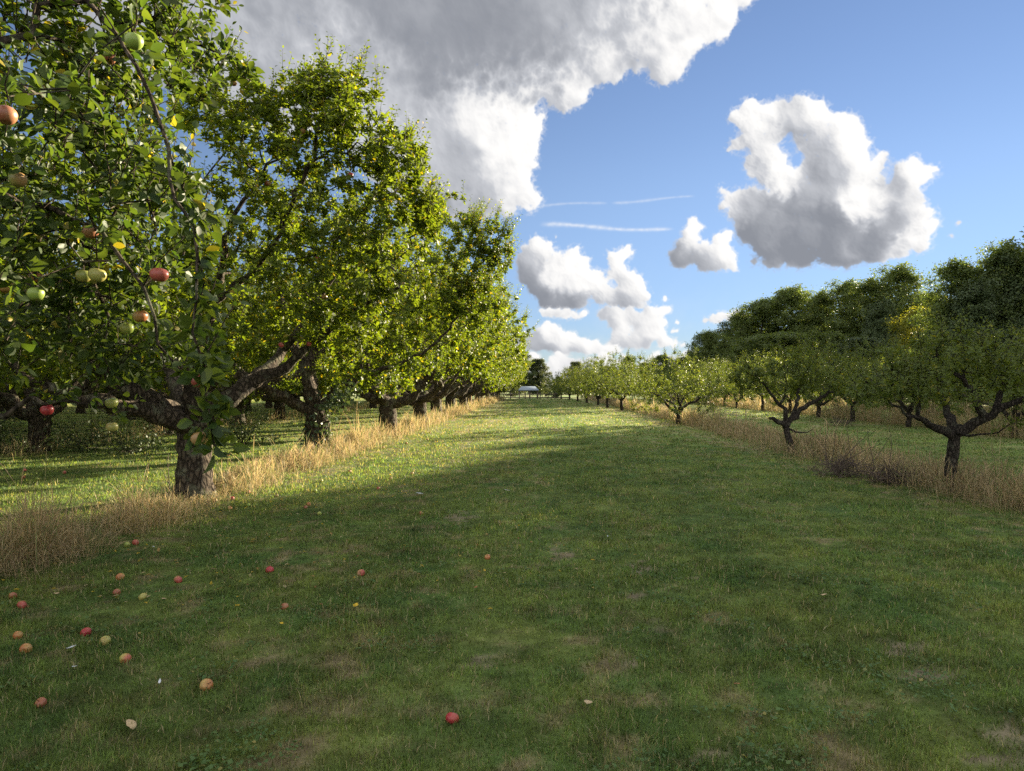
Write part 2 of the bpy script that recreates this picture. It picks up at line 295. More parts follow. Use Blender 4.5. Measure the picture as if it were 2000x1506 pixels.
def bark_mat(name, a, b, lichen, sc_=9.0):
    m, t, p = material(name)
    g = N(t, 'ShaderNodeTexCoord'); mp = N(t, 'ShaderNodeMapping'); t.links.new(g.outputs['Object'], mp.inputs[0]); mp.inputs['Scale'].default_value = (sc_, sc_, sc_*.45)
    n1 = N(t, 'ShaderNodeTexNoise'); t.links.new(mp.outputs[0], n1.inputs[0]); n1.inputs['Scale'].default_value = 1.6; n1.inputs['Detail'].default_value = 8; n1.inputs['Roughness'].default_value = .7
    vo = N(t, 'ShaderNodeTexVoronoi', feature='DISTANCE_TO_EDGE'); t.links.new(MIX(t, .25, mp.outputs[0], n1.outputs['Color']), vo.inputs[0]); vo.inputs['Scale'].default_value = 2.4
    crk = M(t, 'MINIMUM', M(t, 'MULTIPLY', vo.outputs[0], 5.0), 1.0)
    n2 = N(t, 'ShaderNodeTexNoise'); t.links.new(g.outputs['Object'], n2.inputs[0]); n2.inputs['Scale'].default_value = 5; n2.inputs['Detail'].default_value = 6
    c = MIX(t, M(t, 'MULTIPLY', crk, n1.outputs[0]), a, b)
    l = N(t, 'ShaderNodeMapRange'); t.links.new(n2.outputs[0], l.inputs[0]); l.inputs[1].default_value = .54; l.inputs[2].default_value = .66
    c = MIX(t, M(t, 'MULTIPLY', l.outputs[0], .55), c, lichen); t.links.new(c, p.inputs['Base Color']); p.inputs['Roughness'].default_value = .9
    p.inputs['Specular IOR Level'].default_value = .15
    bp = N(t, 'ShaderNodeBump'); bp.inputs['Strength'].default_value = .9; bp.inputs['Distance'].default_value = .03
    t.links.new(M(t, 'ADD', crk, M(t, 'MULTIPLY', n1.outputs[0], .8)), bp.inputs['Height']); t.links.new(bp.outputs[0], p.inputs['Normal'])
    return m
def plain(name, c, rough=.7, noise=.25, scale=20, spec=.3, c2=None):
    m, t, p = material(name); g = N(t, 'ShaderNodeTexCoord'); n = N(t, 'ShaderNodeTexNoise'); t.links.new(g.outputs['Object'], n.inputs[0])
    n.inputs['Scale'].default_value = scale; n.inputs['Detail'].default_value = 5
    c2 = c2 or tuple(x*(1-noise) for x in c)
    t.links.new(MIX(t, n.outputs[0], tuple(min(1, x*(1+noise)) for x in c), c2), p.inputs['Base Color']); p.inputs['Roughness'].default_value = rough; p.inputs['Specular IOR Level'].default_value = spec
    return m
def tint_mat(name, rough=.7, spec=.2, tw=0.0, trans=(1.3, 1.3, .8), nscale=0, gain=1.0):
    m, t, p = material(name); at = N(t, 'ShaderNodeAttribute', attribute_name='tint'); c = at.outputs[0]
    if nscale:
        g = N(t, 'ShaderNodeTexCoord'); n = N(t, 'ShaderNodeTexNoise'); t.links.new(g.outputs['Object'], n.inputs[0]); n.inputs['Scale'].default_value = nscale
        n.inputs['Detail'].default_value = 6; n.inputs['Roughness'].default_value = .75
        r = N(t, 'ShaderNodeMapRange'); t.links.new(n.outputs[0], r.inputs[0]); r.inputs[1].default_value = .3; r.inputs[2].default_value = .7; r.inputs[3].default_value = .55; r.inputs[4].default_value = 1.4
        vm = N(t, 'ShaderNodeVectorMath', operation='SCALE'); t.links.new(c, vm.inputs[0]); t.links.new(r.outputs[0], vm.inputs['Scale']); c = vm.outputs[0]
    t.links.new(c, p.inputs['Base Color']); p.inputs['Roughness'].default_value = rough; p.inputs['Specular IOR Level'].default_value = spec
    if tw:
        tr = N(t, 'ShaderNodeBsdfTranslucent'); t.links.new(MIX(t, 1.0, c, trans, 'MULTIPLY'), tr.inputs[0]); mx = N(t, 'ShaderNodeMixShader'); mx.inputs[0].default_value = tw
        t.links.new(p.outputs[0], mx.inputs[1]); t.links.new(tr.outputs[0], mx.inputs[2]); t.links.new(mx.outputs[0], t.nodes['Material Output'].inputs[0])
    return m
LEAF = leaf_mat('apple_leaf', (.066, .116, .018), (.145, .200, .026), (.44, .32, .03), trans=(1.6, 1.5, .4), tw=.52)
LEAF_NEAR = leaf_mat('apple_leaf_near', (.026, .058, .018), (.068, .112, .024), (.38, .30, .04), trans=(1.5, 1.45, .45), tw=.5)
LEAF_PLUM = leaf_mat('plum_leaf', (.078, .130, .034), (.160, .205, .042), (.38, .33, .04), trans=(1.35, 1.25, .5), tw=.47)
LEAF_WOOD = leaf_mat('wood_leaf', (.078, .122, .042), (.145, .185, .055), (.24, .22, .05), trans=(1.2, 1.2, .5), tw=.48, spec=.2)
LEAF_DARK = leaf_mat('dark_leaf', (.050, .078, .036), (.090, .125, .046), (.06, .06, .02), tw=.2, spec=.25)
LEAF_GOLD = leaf_mat('golden_leaf', (.10, .13, .022), (.19, .20, .034), (.32, .27, .03), tw=.5, spec=.2)
LEAF_FAR = leaf_mat('far_leaf', (.050, .075, .040), (.085, .11, .05), (.16, .15, .05), tw=.4, spec=.2)
LEAF_IVY = leaf_mat('ivy_leaf', (.045, .085, .040), (.10, .15, .075), (.2, .2, .06), tw=.25, spec=.5)
BARK = bark_mat('apple_bark', (.036, .028, .021), (.165, .13, .095), (.22, .23, .155))
BARK_PLUM = bark_mat('plum_bark', (.028, .023, .020), (.125, .105, .085), (.16, .165, .12), 14)
BARK_WOOD = bark_mat('wood_bark', (.03, .025, .02), (.10, .085, .065), (.09, .10, .06), 3)
# ------------------------------------------------------------------ leaves
TPL = {  # u along, w across, c up: outlines of one leaf
 'near': (np.array([(0,0,0),(.16,-.28,.03),(.16,.28,.03),(.17,0,-.03),(.42,-.5,.09),(.42,.5,.09),(.44,0,-.02),(.70,-.40,.08),(.70,.40,.08),(.72,0,-.02),(.90,-.16,.0),(.90,.16,.0),(1,0,-.06)]),
          [(0,3,1),(0,2,3),(12,10,9),(12,9,11)], [(1,3,6,4),(3,2,5,6),(4,6,9,7),(6,5,8,9)]+[(7,9,10,10)][:0]),
 'mid': (np.array([(0,0,0),(.42,-.5,.10),(.45,0,-.03),(.42,.5,.10),(1,0,-.08)]), [(0,2,1),(1,2,4),(0,3,2),(2,3,4)], []),
 'far': (np.array([(0,0,0),(.45,-.5,.05),(.45,.5,.05),(1,0,-.05)]), [(0,2,1),(1,2,3)], []),
}
TPL['near'] = (TPL['near'][0], TPL['near'][1]+[(7,9,10),(9,8,11)], TPL['near'][2])
def leaves(name, B, A, tilt, phi, L, asp, tpl, mat, parent, rg, droop=.25, yellow=.05, dark=0.0):
    """B base points, A twig axes: each leaf leaves its twig at angle tilt, turned phi about it"""
    T, tri, quad = TPL[tpl]; n = len(B); A = unit(A)
    ref = np.where(np.abs(A[:, 2:3]) < .9, np.array([[0, 0, 1.0]]), np.array([[1.0, 0, 0]]))
    p = unit(np.cross(A, ref)); q = np.cross(A, p)
    rad = np.cos(phi)[:, None]*p+np.sin(phi)[:, None]*q
    f = A*np.cos(tilt)[:, None]+rad*np.sin(tilt)[:, None]; f[:, 2] -= droop*rg.random(n); f = unit(f)
    nr = A-f*(A*f).sum(1)[:, None]; nr = unit(nr+rg.normal(size=(n, 3))*.28); nr = unit(nr-f*(nr*f).sum(1)[:, None]); s = np.cross(f, nr)
    L = L[:, None, None]; w = L*asp*(1+.15*rg.normal(size=(n, 1, 1))); curl = (rg.uniform(-.8, 2.4, n) if tpl == 'near' else rg.uniform(-.3, 1.6, n))[:, None, None]
    V = (B+f*.015)[:, None]+f[:, None]*T[None, :, 0:1]*L+s[:, None]*T[None, :, 1:2]*w+nr[:, None]*T[None, :, 2:3]*L*curl
    V[:, :, 2] -= (T[None, :, 0]**2)*L[:, :, 0]*.18*rg.random((n, 1))
    k = len(T); off = (np.arange(n)*k)[:, None, None]
    tr = (np.array(tri)[None]+off).reshape(-1, 3); qd = (np.array(quad)[None]+off).reshape(-1, 4) if quad else None
    c = np.zeros((n, 3)); c[:, 0] = np.clip(rg.normal(.5-dark, .2, n), 0, 1); c[:, 1] = np.where(rg.random(n) < yellow, rg.uniform(.3, 1, n), rg.random(n)*.08)
    return mesh(name, V.reshape(-1, 3), tr, qd, mat, parent, False, np.repeat(c, k, 0))
# ------------------------------------------------------------------ trees
def smoothpath(P, n, rg, jit=.04):
    P = np.asarray(P, float); s = np.r_[0, np.cumsum(np.linalg.norm(np.diff(P[:, :3], axis=0), axis=1))]; t = np.linspace(0, s[-1], n)
    O = np.stack([np.interp(t, s, P[:, i]) for i in range(P.shape[1])], 1)
    for _ in range(2): O[1:-1] = (O[:-2]+2*O[1:-1]+O[2:])/4
    O[1:-1, :3] += rg.normal(size=(n-2, 3))*jit
    return O
class Skel:
    def __init__(s, cap=40000): s.P = np.zeros((cap, 3)); s.par = np.full(cap, -1); s.rm = np.zeros(cap); s.n = 0; s.dp = np.zeros(cap)
    def add(s, p, par, r=0.0):
        i = s.n; s.P[i] = p; s.par[i] = par; s.rm[i] = r; s.dp[i] = 0 if par < 0 else s.dp[par]+np.linalg.norm(np.asarray(p)-s.P[par]); s.n += 1; return i
    def line(s, P, par, rg, step=.12, jit=.02):
        L = np.linalg.norm(np.diff(np.asarray(P)[:, :3], axis=0), axis=1).sum(); O = smoothpath(P, max(4, int(L/step)), rg, jit)
        for k, q in enumerate(O):
            if k == 0 and par >= 0: continue
            par = s.add(q[:3], par, q[3])
        return par
    def near(s, p): return int(np.argmin(((s.P[:s.n]-p)**2).sum(1)))
    def grow(s, pts, rg, step=.16, jit=.02, wander=.25, start=0):
        base = s.P[start:s.n].copy(); d = np.array([((base-p)**2).sum(1).min() for p in pts]); pts = pts[np.argsort(d)]
        for p in pts:
            D = np.linalg.norm(s.P[start:s.n]-p, axis=1); i = int(np.argmin(D*1.0+.12*s.dp[start:s.n]))+start; dd = np.linalg.norm(p-s.P[i])
            m = max(1, int(dd/step)); a = s.P[i]; pr = s.par[i]; dr = unit(a-s.P[pr]) if pr >= 0 else np.array([0, 0, 1.0])
            c = a+dr*dd*.35+rg.normal(size=3)*dd*wander*.4; j = i
            for k in range(1, m+1):
                t = k/m; q = (1-t)**2*a+2*t*(1-t)*c+t*t*p+(rg.normal(size=3)*jit if k < m else 0); j = s.add(q, j)
    def radii(s, r0=.0035, e=2.1):
        n = s.n; acc = np.zeros(n); nch = np.zeros(n, int)
        for i in range(n-1, 0, -1): nch[s.par[i]] += 1
        for i in range(n-1, -1, -1):
            if acc[i] == 0: acc[i] = r0**e
            if s.par[i] >= 0: acc[s.par[i]] += acc[i]*(1.0 if nch[s.par[i]] > 1 else 1.012)
        s.r = np.maximum(acc**(1/e), s.rm[:n]); s.nch = nch; return s.r
    def tubes(s, b, rg, k_big=14, rmin=0.0):
        n = s.n; ch = [[] for _ in range(n)]
        for i in range(1, n):
            if s.par[i] >= 0: ch[s.par[i]].append(i)
        stack = [(0, -1)]
        while stack:
            i, frm = stack.pop(); chain = [i]
            while ch[chain[-1]]:
                c = sorted(ch[chain[-1]], key=lambda j: -s.r[j]); chain_next = c[0]
                for j in c[1:]: stack.append((j, chain[-1]))
                chain.append(chain_next)
            idx = chain; P = s.P[idx]; r = s.r[idx]
            if r[0] < rmin: continue
            if frm >= 0: P = np.r_[s.P[frm][None], P]; r = np.r_[min(s.r[frm]*.9, r[0]*1.25), r]
            if len(P) < 2: continue
            k = k_big if r[0] > .09 else (8 if r[0] > .03 else (5 if r[0] > .010 else 3))
            if k <= 5 and len(P) > 6 and r[0] < .008: P = np.r_[P[:-1:2], P[-1:]]; r = np.r_[r[:-1:2], r[-1:]]
            tube(b, P, r, k, True, .07 if r[0] > .05 else 0, rg)
def lump(p, ph, f):       # low frequency lumpiness used to open gaps in a crown
    return (np.sin(p[:, 0]*f+ph[0])+np.sin(p[:, 1]*f*1.13+ph[1])+np.sin(p[:, 2]*f*1.31+ph[2])+np.sin((p[:, 0]+p[:, 2])*f*1.9+ph[3])+np.sin((p[:, 1]-p[:, 2])*f*1.7+ph[4]))/5
def ell(n, c, r, rg, zmin=-9, shell=2.6, gap=-.25, f=2.2, ph=None, edge=.18):
    out = []; ph = rg.random(5)*6.28 if ph is None else ph; tot = 0
    while tot < n:
        v = unit(rg.normal(size=(n, 3))); k = rg.random(n)**(1/shell)*(1+edge*lump(v*2.2, ph, 1.6))
        p = v*k[:, None]*np.array(r)+np.array(c); p = p[(p[:, 2] > zmin) & (lump(p, ph, f) > gap)]; out.append(p); tot += len(p)
        if not len(p): zmin -= .2
    return np.concatenate(out)[:n]
def foliage(name, sk, b, rg, parent, mat, tpl, n_ros, per, n_shoot, Lm, asp, center, shoot_len=(.2, .55), rmax=.011, up=.5, yellow=.05, zlow=-9, keep=None, dark=0.0):
    n = sk.n; r = sk.r; ok = np.where((r < rmax) & (sk.P[:n, 2] > zlow))[0]
    if keep is not None: ok = ok[keep(sk.P[ok])]
    par = sk.par[ok]; dr = unit(sk.P[ok]-sk.P[par]+1e-6)
    sel = rg.integers(0, len(ok), n_ros); B0 = sk.P[ok[sel]]+rg.normal(size=(n_ros, 3))*.025
    out = unit(B0-np.array(center)); ax = unit(dr[sel]*.35+out*.35+np.array([0, 0, up])+rg.normal(size=(n_ros, 3))*.45)
    cnt = rg.integers(max(1, per-2), per+2, n_ros); B = np.repeat(B0, cnt, 0); A = np.repeat(ax, cnt, 0)
    B = B+A*rg.random((len(B), 1))*.05; tl = rg.uniform(.7, 1.45, len(B)); ph = rg.random(len(B))*6.28; L = Lm*rg.uniform(.55, 1.15, len(B))
    tips = ok[sk.nch[ok] == 0]
    if n_shoot and len(tips):
        T = tips[rg.integers(0, len(tips), n_shoot)]
        for t in T:
            p0 = sk.P[t]; o = unit(p0-np.array(center)); d = unit(o*.7+np.array([0, 0, .35+up*.9])+rg.normal(size=3)*.32); ln = rg.uniform(*shoot_len)
            P = p0+d*np.linspace(0, 1, 4)[:, None]*ln+np.array([0, 0, 1])*(np.linspace(0, 1, 4)[:, None]**2)*.1*ln+rg.normal(size=(4, 3))*.008
            tube(b, P, np.array([.0036, .003, .0024, .0014]), 3, False)
            m = int(ln/.026*(.08/Lm)) if Lm < .12 else int(ln/.07); s_ = np.linspace(.08, 1, max(m, 3)); Q = np.stack([np.interp(s_, np.linspace(0, 1, 4), P[:, i]) for i in range(3)], 1)
            B = np.r_[B, Q] if False else B; FO.append((Q, np.repeat(d[None], len(Q), 0), rg.uniform(.6, 1.15, len(Q)), np.arange(len(Q))*2.4+rg.random()*6, Lm*rg.uniform(.6, 1.05, len(Q))*(1-.35*s_)))
        F = list(zip(*FO)); FO.clear()
        B = np.r_[B, np.concatenate(F[0])]; A = np.r_[A, np.concatenate(F[1])]; tl = np.r_[tl, np.concatenate(F[2])]; ph = np.r_[ph, np.concatenate(F[3])]; L = np.r_[L, np.concatenate(F[4])]
    return leaves(name, B, A, tl, ph, L, asp, tpl, mat, parent, rg, yellow=yellow, dark=dark)
FO = []
def tree_copy(root, loc, rz, s, label, group, name=None):
    r = root.copy(); col.objects.link(r); r.location = loc; r.rotation_euler = (0, 0, rz); r.scale = (s, s, s*1.0)
    tag(r, label, None, group)
    for ch in root.children:
        c = ch.copy(); col.objects.link(c); c.parent = r
    return r
# ------------------------------------------------------------------ old apple trees
def apple_tree(loc, seed, label, group, build_limbs, crown, npts, n_ros, n_shoot, tpl, Lm, leafm=None, trunk_r=.27, trunk_h=1.05, lean=(0, 0), extra=None, per=5, yellow=.06, name='apple_tree', shoot_len=(.2,.55)):
    rg = np.random.default_rng(seed); root = empty(name, (loc[0], loc[1], 0)); tag(root, label, 'tree', group)
    base = np.array([loc[0], loc[1], 0.0]); sk = Skel()
    h = trunk_h; T = [(0, 0, -.25, trunk_r*1.45), (0, 0, .02, trunk_r*1.22), (lean[0]*.2, lean[1]*.2, .25*h, trunk_r*.98), (lean[0]*.6, lean[1]*.6, .65*h, trunk_r*.95), (lean[0], lean[1], h, trunk_r*1.08), (lean[0]*1.1, lean[1]*1.1, h+.12, trunk_r*.9)]
    top = sk.line(T, -1, rg, .11, .008)
    for lb in build_limbs(base, rg, np.array([lean[0], lean[1], h+.02])): sk.line(lb, sk.near(np.array(lb[0][:3])), rg, .14, .022)
    n0 = sk.n
    pts = crown(rg)
    if extra is not None: pts = np.r_[pts, extra-base]
    sk.grow(pts, rg, .16, .014, start=min(10, n0//2)); sk.radii(.0034, 2.15)
    b = Buf(); sk.tubes(b, rg); c = pts.mean(0)*np.array([.8, .8, .6])
    foliage('crown', sk, b, rg, root, leafm or LEAF, tpl, n_ros, per, n_shoot, Lm, .60, c, shoot_len=shoot_len, zlow=1.0, yellow=yellow)
    b.build('trunk', BARK, root, True)
    return root, sk
def gnarly(nl, reach, rise, r0, seed2=0, skip=None):
    def f(base, rg, s):
        out = []
        for k in range(nl):
            a = k/nl*6.283+rg.uniform(-.3, .3)+seed2; d = np.array([math.cos(a), math.sin(a), 0]); R_ = reach*rg.uniform(.7, 1.1); up = rise*rg.uniform(.6, 1.3)
            p = [(*s, r0*rg.uniform(.8, 1.1))]
            for t, rr in ((.25, .85), (.5, .65), (.75, .45), (1, .28)):
                q = s+d*R_*t+np.array([rg.normal()*.16, rg.normal()*.16, up*t**1.1+rg.normal()*.12]); p.append((*q, r0*rr))
            out.append(p)
            q = np.array(p[2][:3]); d2 = unit(d+rg.normal(size=3)*.6+np.array([0, 0, 1.5])); out_ = [(*q, r0*.5)]+[(*(q+d2*t*reach*.7+rg.normal(size=3)*.08), r0*rr) for t, rr in ((.4, .35), (.7, .25), (1, .15))]
            out.append(out_)
        return out
    return f
def crown_std(n, r=(4.0, 4.0, 2.5), cz=3.3, zmin=.85, top=0, gap=-.22):
    def f(rg):
        a = ell(int(n*.8), (0, 0, cz), r, rg, zmin=zmin, gap=gap, shell=2.4)
        q = np.hypot(a[:, 0], a[:, 1])/4.0; a = a[(a[:, 2] > 2.1) | (q > .62)]
        b_ = ell(n-len(a), (0, 0, cz+.3), np.array(r)*1.0, rg, zmin=cz, shell=5, gap=-.1)
        b_[:, 2] += rg.random(len(b_))**3*.7
        return np.r_[a, b_]
    return f
# --- the tree whose foliage hangs in at the upper left; its trunk stands outside the photo, to the left
T0 = np.array([-5.1, 3.6, 0.0])
hang = [W(330, 335, 3.1), W(372, 400, 3.0), W(392, 520, 2.95), W(388, 620, 2.9), W(402, 700, 2.85), W(415, 800, 2.85), W(420, 872, 2.85)]
APPLES = [ # px, py, d, colour key, label
 (311, 536, 3.1, 'pink', 'rosy pink apple hanging lowest on the near dangling branch, against the dark leaves'),
 (163, 538, 3.3, 'olive', 'green russet apple, left one of a touching pair on the near branch'),
 (190, 536, 3.25, 'yellow', 'yellowish apple, right one of a touching pair on the near branch'),
 (262, 80, 2.7, 'green', 'large green apple high among the near leaves at the top'),
 (212, 112, 3.6, 'brown', 'reddish brown apple half hidden under the large green apple'),
 (12, 224, 2.5, 'brown', 'brownish apple cut by the left edge of the picture, above mid height'),
 (35, 350, 2.9, 'olive', 'dull olive apple in deep shade near the left edge'),
 (176, 452, 3.4, 'brown', 'dark red apple in shade between thin bare twigs'),
 (390, 856, 2.85, 'olive', 'green apple at the very tip of the long dangling branch, in front of the trunk'),
 (391, 742, 2.9, 'pink', 'red flushed apple halfway down the long dangling branch'),
 (218, 786, 4.3, 'green', 'bright green apple, upper one of two below the low limb'),
 (219, 833, 4.3, 'yellow', 'yellow green apple, lower one of two below the low limb'),
 (92, 800, 4.2, 'red', 'red apple on a low twig against the dark gap at the left'),
 (13, 560, 3.5, 'orange', 'orange apple at the left edge, topmost of a small cluster'),
 (70, 573, 3.1, 'green', 'pale green apple behind a big leaf at the left'),
 (69, 541, 3.6, 'orange', 'small orange apple just above the pale green apple at the left'),
 (274, 617, 3.8, 'orange', 'orange brown apple in the middle of the shaded near leaves'),
 (248, 640, 3.9, 'green', 'round green apple just below the orange brown one'),
]
apple_pts = np.array([W(a[0], a[1], a[2])+np.array([0, 0, .065]) for a in APPLES])
def limbs0(base, rg, s):
    L = lambda *p: [(*(q-base), r) for q, r in p]
    tip = (s+base)
    return [L((tip, .15), (W(-560, 560, 3.5), .12), (W(-260, 250, 3.5), .06), (W(-40, 120, 3.3), .022), (W(60, 45, 3.3), .017), (W(150, 2, 3.4), .014), (W(215, -60, 3.6), .011)),
            L((tip, .14), (W(-500, 500, 3.6), .1), (W(-150, 380, 3.7), .05), (W(60, 400, 3.5), .014), (W(190, 425, 3.4), .011), (W(245, 520, 3.3), .009), (W(330, 640, 3.3), .007), (W(352, 720, 3.4), .005)),
            L((W(150, 2, 3.4), .009), (W(262, 70, 3.3), .008), (W(305, 190, 3.2), .007), (W(345, 300, 3.1), .006), *[(h_, .0058-.0006*i) for i, h_ in enumerate(hang)]),
            L((tip, .16), (W(-700, 300, 3.8), .12), (W(-400, -100, 4.4), .08), (W(-60, -120, 4.8), .04), (W(180, 20, 4.8), .018), (W(330, 60, 4.6), .011), (W(430, 105, 4.6), .007)),
            L((tip, .13), (W(-700, 500, 4.4), .08), (W(-260, 480, 4.6), .04), (W(0, 540, 4.3), .018), (W(130, 556, 4.0), .012), (W(240, 590, 4.0), .008)),
            L((tip, .12), (tip+np.array([-1.6, -.5, .7]), .08), (tip+np.array([-2.6, -.6, 2.0]), .05)),
            L((tip, .12), (tip+np.array([-.8, 1.4, .9]), .08), (tip+np.array([-1.4, 2.6, 1.9]), .05)),
            L((W(-700, 500, 4.4), .06), (W(-200, 800, 4.6), .035), (W(0, 820, 4.3), .02), (W(100, 770, 4.2), .01), (W(180, 790, 4.2), .006))]
def crown0(rg):
    def blob(n, px, py, d, rx, ry, rd):       # lumps of foliage where the near branches reach into view
        v = unit(rg.normal(size=(n, 3)))*rg.random((n, 1))**.45; return W(px, py, d)+v*np.array([rx, rd, ry])-T0
    P = [blob(80, 60, 60, 3.6, .75, .5, .9), blob(36, 250, 40, 3.9, .45, .35, .8), blob(24, 370, 20, 4.8, .35, .42, .8), blob(14, 430, 110, 4.7, .22, .16, .5), blob(60, 60, 280, 3.4, .60, .45, .8),
         blob(40, 180, 270, 3.8, .38, .36, .7), blob(12, 290, 370, 3.2, .26, .24, .3), blob(50, 90, 460, 3.4, .5, .3, .7), blob(40, 230, 470, 3.9, .40, .28, .6), blob(34, 60, 640, 3.9, .5, .25, .6), blob(20, 180, 640, 4.1, .3, .2, .5),
         blob(5, 400, 560, 3.1, .05, .28, .12), blob(16, 250, 700, 4.1, .25, .15, .4),
         blob(60, -300, 200, 4.0, .9, 1.1, 1.3), blob(60, -500, 300, 4.6, 1.2, 1.2, 1.4), blob(34, 110, 100, 5.4, .9, .6, .9)]
    q = ell(170, (-.6, .3, 3.9), (2.6, 2.6, 1.9), rg, zmin=2.0); return np.r_[np.concatenate(P), q]
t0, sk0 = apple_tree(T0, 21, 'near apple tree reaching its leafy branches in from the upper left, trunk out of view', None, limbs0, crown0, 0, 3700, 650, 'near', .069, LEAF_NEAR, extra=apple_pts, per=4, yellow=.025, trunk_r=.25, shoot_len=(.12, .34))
# leaves along the dangling branch
_rg = np.random.default_rng(3)
_B, _A = [], []
for a_, c_ in zip(hang[:-1], hang[1:]):
    for t_ in np.linspace(0, 1, 6 if c_[2] > 1.9 else 7): _B.append(a_*(1-t_)+c_*t_-T0); _A.append(unit(c_-a_))
_B = np.array(_B); _A = np.array(_A); n_ = len(_B)
_B = np.repeat(_B, 2, 0)+_rg.normal(size=(n_*2, 3))*.02; _A = np.repeat(_A, 2, 0)
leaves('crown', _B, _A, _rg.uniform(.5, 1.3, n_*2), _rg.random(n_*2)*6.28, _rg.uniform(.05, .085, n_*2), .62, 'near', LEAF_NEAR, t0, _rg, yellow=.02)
# --- first tree with its trunk in view
G1 = Gd(380, 972); T1 = np.array([G1[0], G1[1], 0.0])
def limbs1(base, rg, s):
    L = lambda *p: [(*(q-base), r) for q, r in p]; tip = s+base
    return [L((tip, .17), (W(318, 812, 9.5), .135), (W(272, 796, 9.2), .12), (W(225, 793, 8.9), .10), (W(190, 787, 8.6), .09), (W(130, 775, 8.2), .07), (W(60, 740, 8.0), .05), (W(0, 700, 8), .035)),
            L((W(285, 802, 9.2), .10), (W(245, 760, 9.3), .08), (W(215, 700, 9.3), .06), (W(190, 600, 9.2), .05), (W(170, 480, 9), .03)),
            L((tip, .17), (W(372, 780, 9.7), .12), (W(385, 700, 9.6), .085), (W(420, 600, 9.6), .055), (W(440, 450, 9.5), .035), (W(520, 320, 9.4), .018)),
            L((tip, .17), (W(430, 790, 9.9), .15), (W(462, 762, 10.0), .12), (W(500, 740, 10.2), .10), (W(560, 715, 10.3), .07), (W(620, 660, 10.3), .045), (W(700, 600, 10.2), .025), (W(780, 560, 10), .02)),
            L((W(462, 762, 10.0), .11), (W(540, 700, 10.9), .075), (W(600, 620, 11.2), .045), (W(690, 480, 11.2), .02)),
            L((tip, .15), (tip+np.array([-.6, -1.2, .7]), .11), (tip+np.array([-.9, -2.2, 1.6]), .06)),
            L((tip, .15), (tip+np.array([-.9, 1.2, .8]), .11), (tip+np.array([-1.6, 2.3, 1.9]), .05)),
            L((W(420, 600, 9.6), .05), (W(520, 500, 9.5), .035), (W(600, 330, 9.3), .018), (W(640, 200, 9.2), .01))]
def crown1(rg):
    def blob(n, px, py, d, rx, ry, rd, k=.4):
        v = unit(rg.normal(size=(n, 3)))*rg.random((n, 1))**k; return W(px, py, d)+v*np.array([rx, rd, ry])-T1
    P = [blob(70, 300, 560, 9.6, 1.3, .8, 1.6), blob(60, 560, 500, 9.2, 1.0, .7, 1.0), blob(122, 632, 240, 9.2, .85, .55, 1.0), blob(59, 640, 185, 9.2, .45, .22, .5), blob(80, 770, 320, 9.3, .42, .35, .8), blob(122, 560, 330, 9.3, 1.0, .8, 1.3), blob(105, 480, 230, 9.3, .8, .6, 1.0), blob(34, 400, 215, 9.5, .5, .25, .5),
         blob(157, 700, 440, 9.6, 1.1, .8, 1.3), blob(122, 720, 570, 9.8, .9, .6, 1.2), blob(87, 620, 640, 10.2, .9, .35, 1.2), blob(122, 420, 440, 9.6, 1.2, .8, 1.6), blob(63, 830, 420, 9.7, .15, .3, .4),
         blob(105, 250, 480, 9.3, 1.3, 1.0, 1.6), blob(105, 80, 520, 8.6, 1.2, 1.0, 1.5), blob(78, 130, 690, 8.4, 1.0, .4, 1.2), blob(70, 330, 650, 9.4, 1.0, .5, 1.6), blob(70, -40, 690, 8.2, .9, .5, 1.2), blob(105, 0, 300, 9, 1.4, .8, 1.6), blob(87, 230, 330, 9.3, .7, .4, 1.2)]
    return np.concatenate(P)
t1, sk1 = apple_tree(T1, 33, 'large old apple tree with a thick rough trunk, the nearest trunk on the left', None, limbs1, crown1, 0, 10500, 2100, 'mid', .083, trunk_r=.238, trunk_h=1.0, extra=np.array([W(x_-8, y_+38, 9.2+.25*math.sin(x_)) for x_, y_ in [(640,95),(634,130),(628,165),(706,100),(698,135),(690,170),(738,152),(728,185),(798,235),(785,255),(770,280),(822,300),(846,362),(835,385),(560,125),(566,160),(585,112),(500,140),(510,170),(470,110),(765,205),(668,112),(610,100),(540,150),(812,345),(850,420)]]), per=6, yellow=.03, shoot_len=(.14, .40))
# --- second tree, its trunk wrapped in ivy
G2 = np.array([-4.55, 16.6]); T2 = np.array([G2[0], G2[1], 0.0])
def limbs2(base, rg, s):
    L = lambda *p: [(*(q-base), r) for q, r in p]; tip = s+base
    return [L((tip, .18), (W(606, 770, 16.5), .17), (W(592, 722, 16.4), .16), (W(560, 738, 16.2), .14), (W(520, 745, 16), .12), (W(470, 730, 15.8), .10), (W(430, 700, 15.6), .06)),
            L((W(600, 730, 16.4), .16), (W(612, 690, 16.4), .14), (W(650, 640, 16.3), .10), (W(700, 560, 16.2), .07), (W(740, 460, 16), .04)),
            L((tip, .16), (W(660, 770, 16.6), .13), (W(700, 735, 16.5), .09), (W(760, 715, 16.3), .05), (W(830, 690, 16), .025), (W(880, 640, 16), .012)),
            L((W(600, 730, 16.4), .14), (W(560, 640, 16.8), .09), (W(540, 540, 17), .06)),
            L((tip, .13), (tip+np.array([-.5, 1.5, .9]), .1), (tip+np.array([-.4, 2.8, 2]), .05)), L((tip, .13), (tip+np.array([-1.5, -1.2, .9]), .1), (tip+np.array([-2.4, -2.0, 2]), .05))]
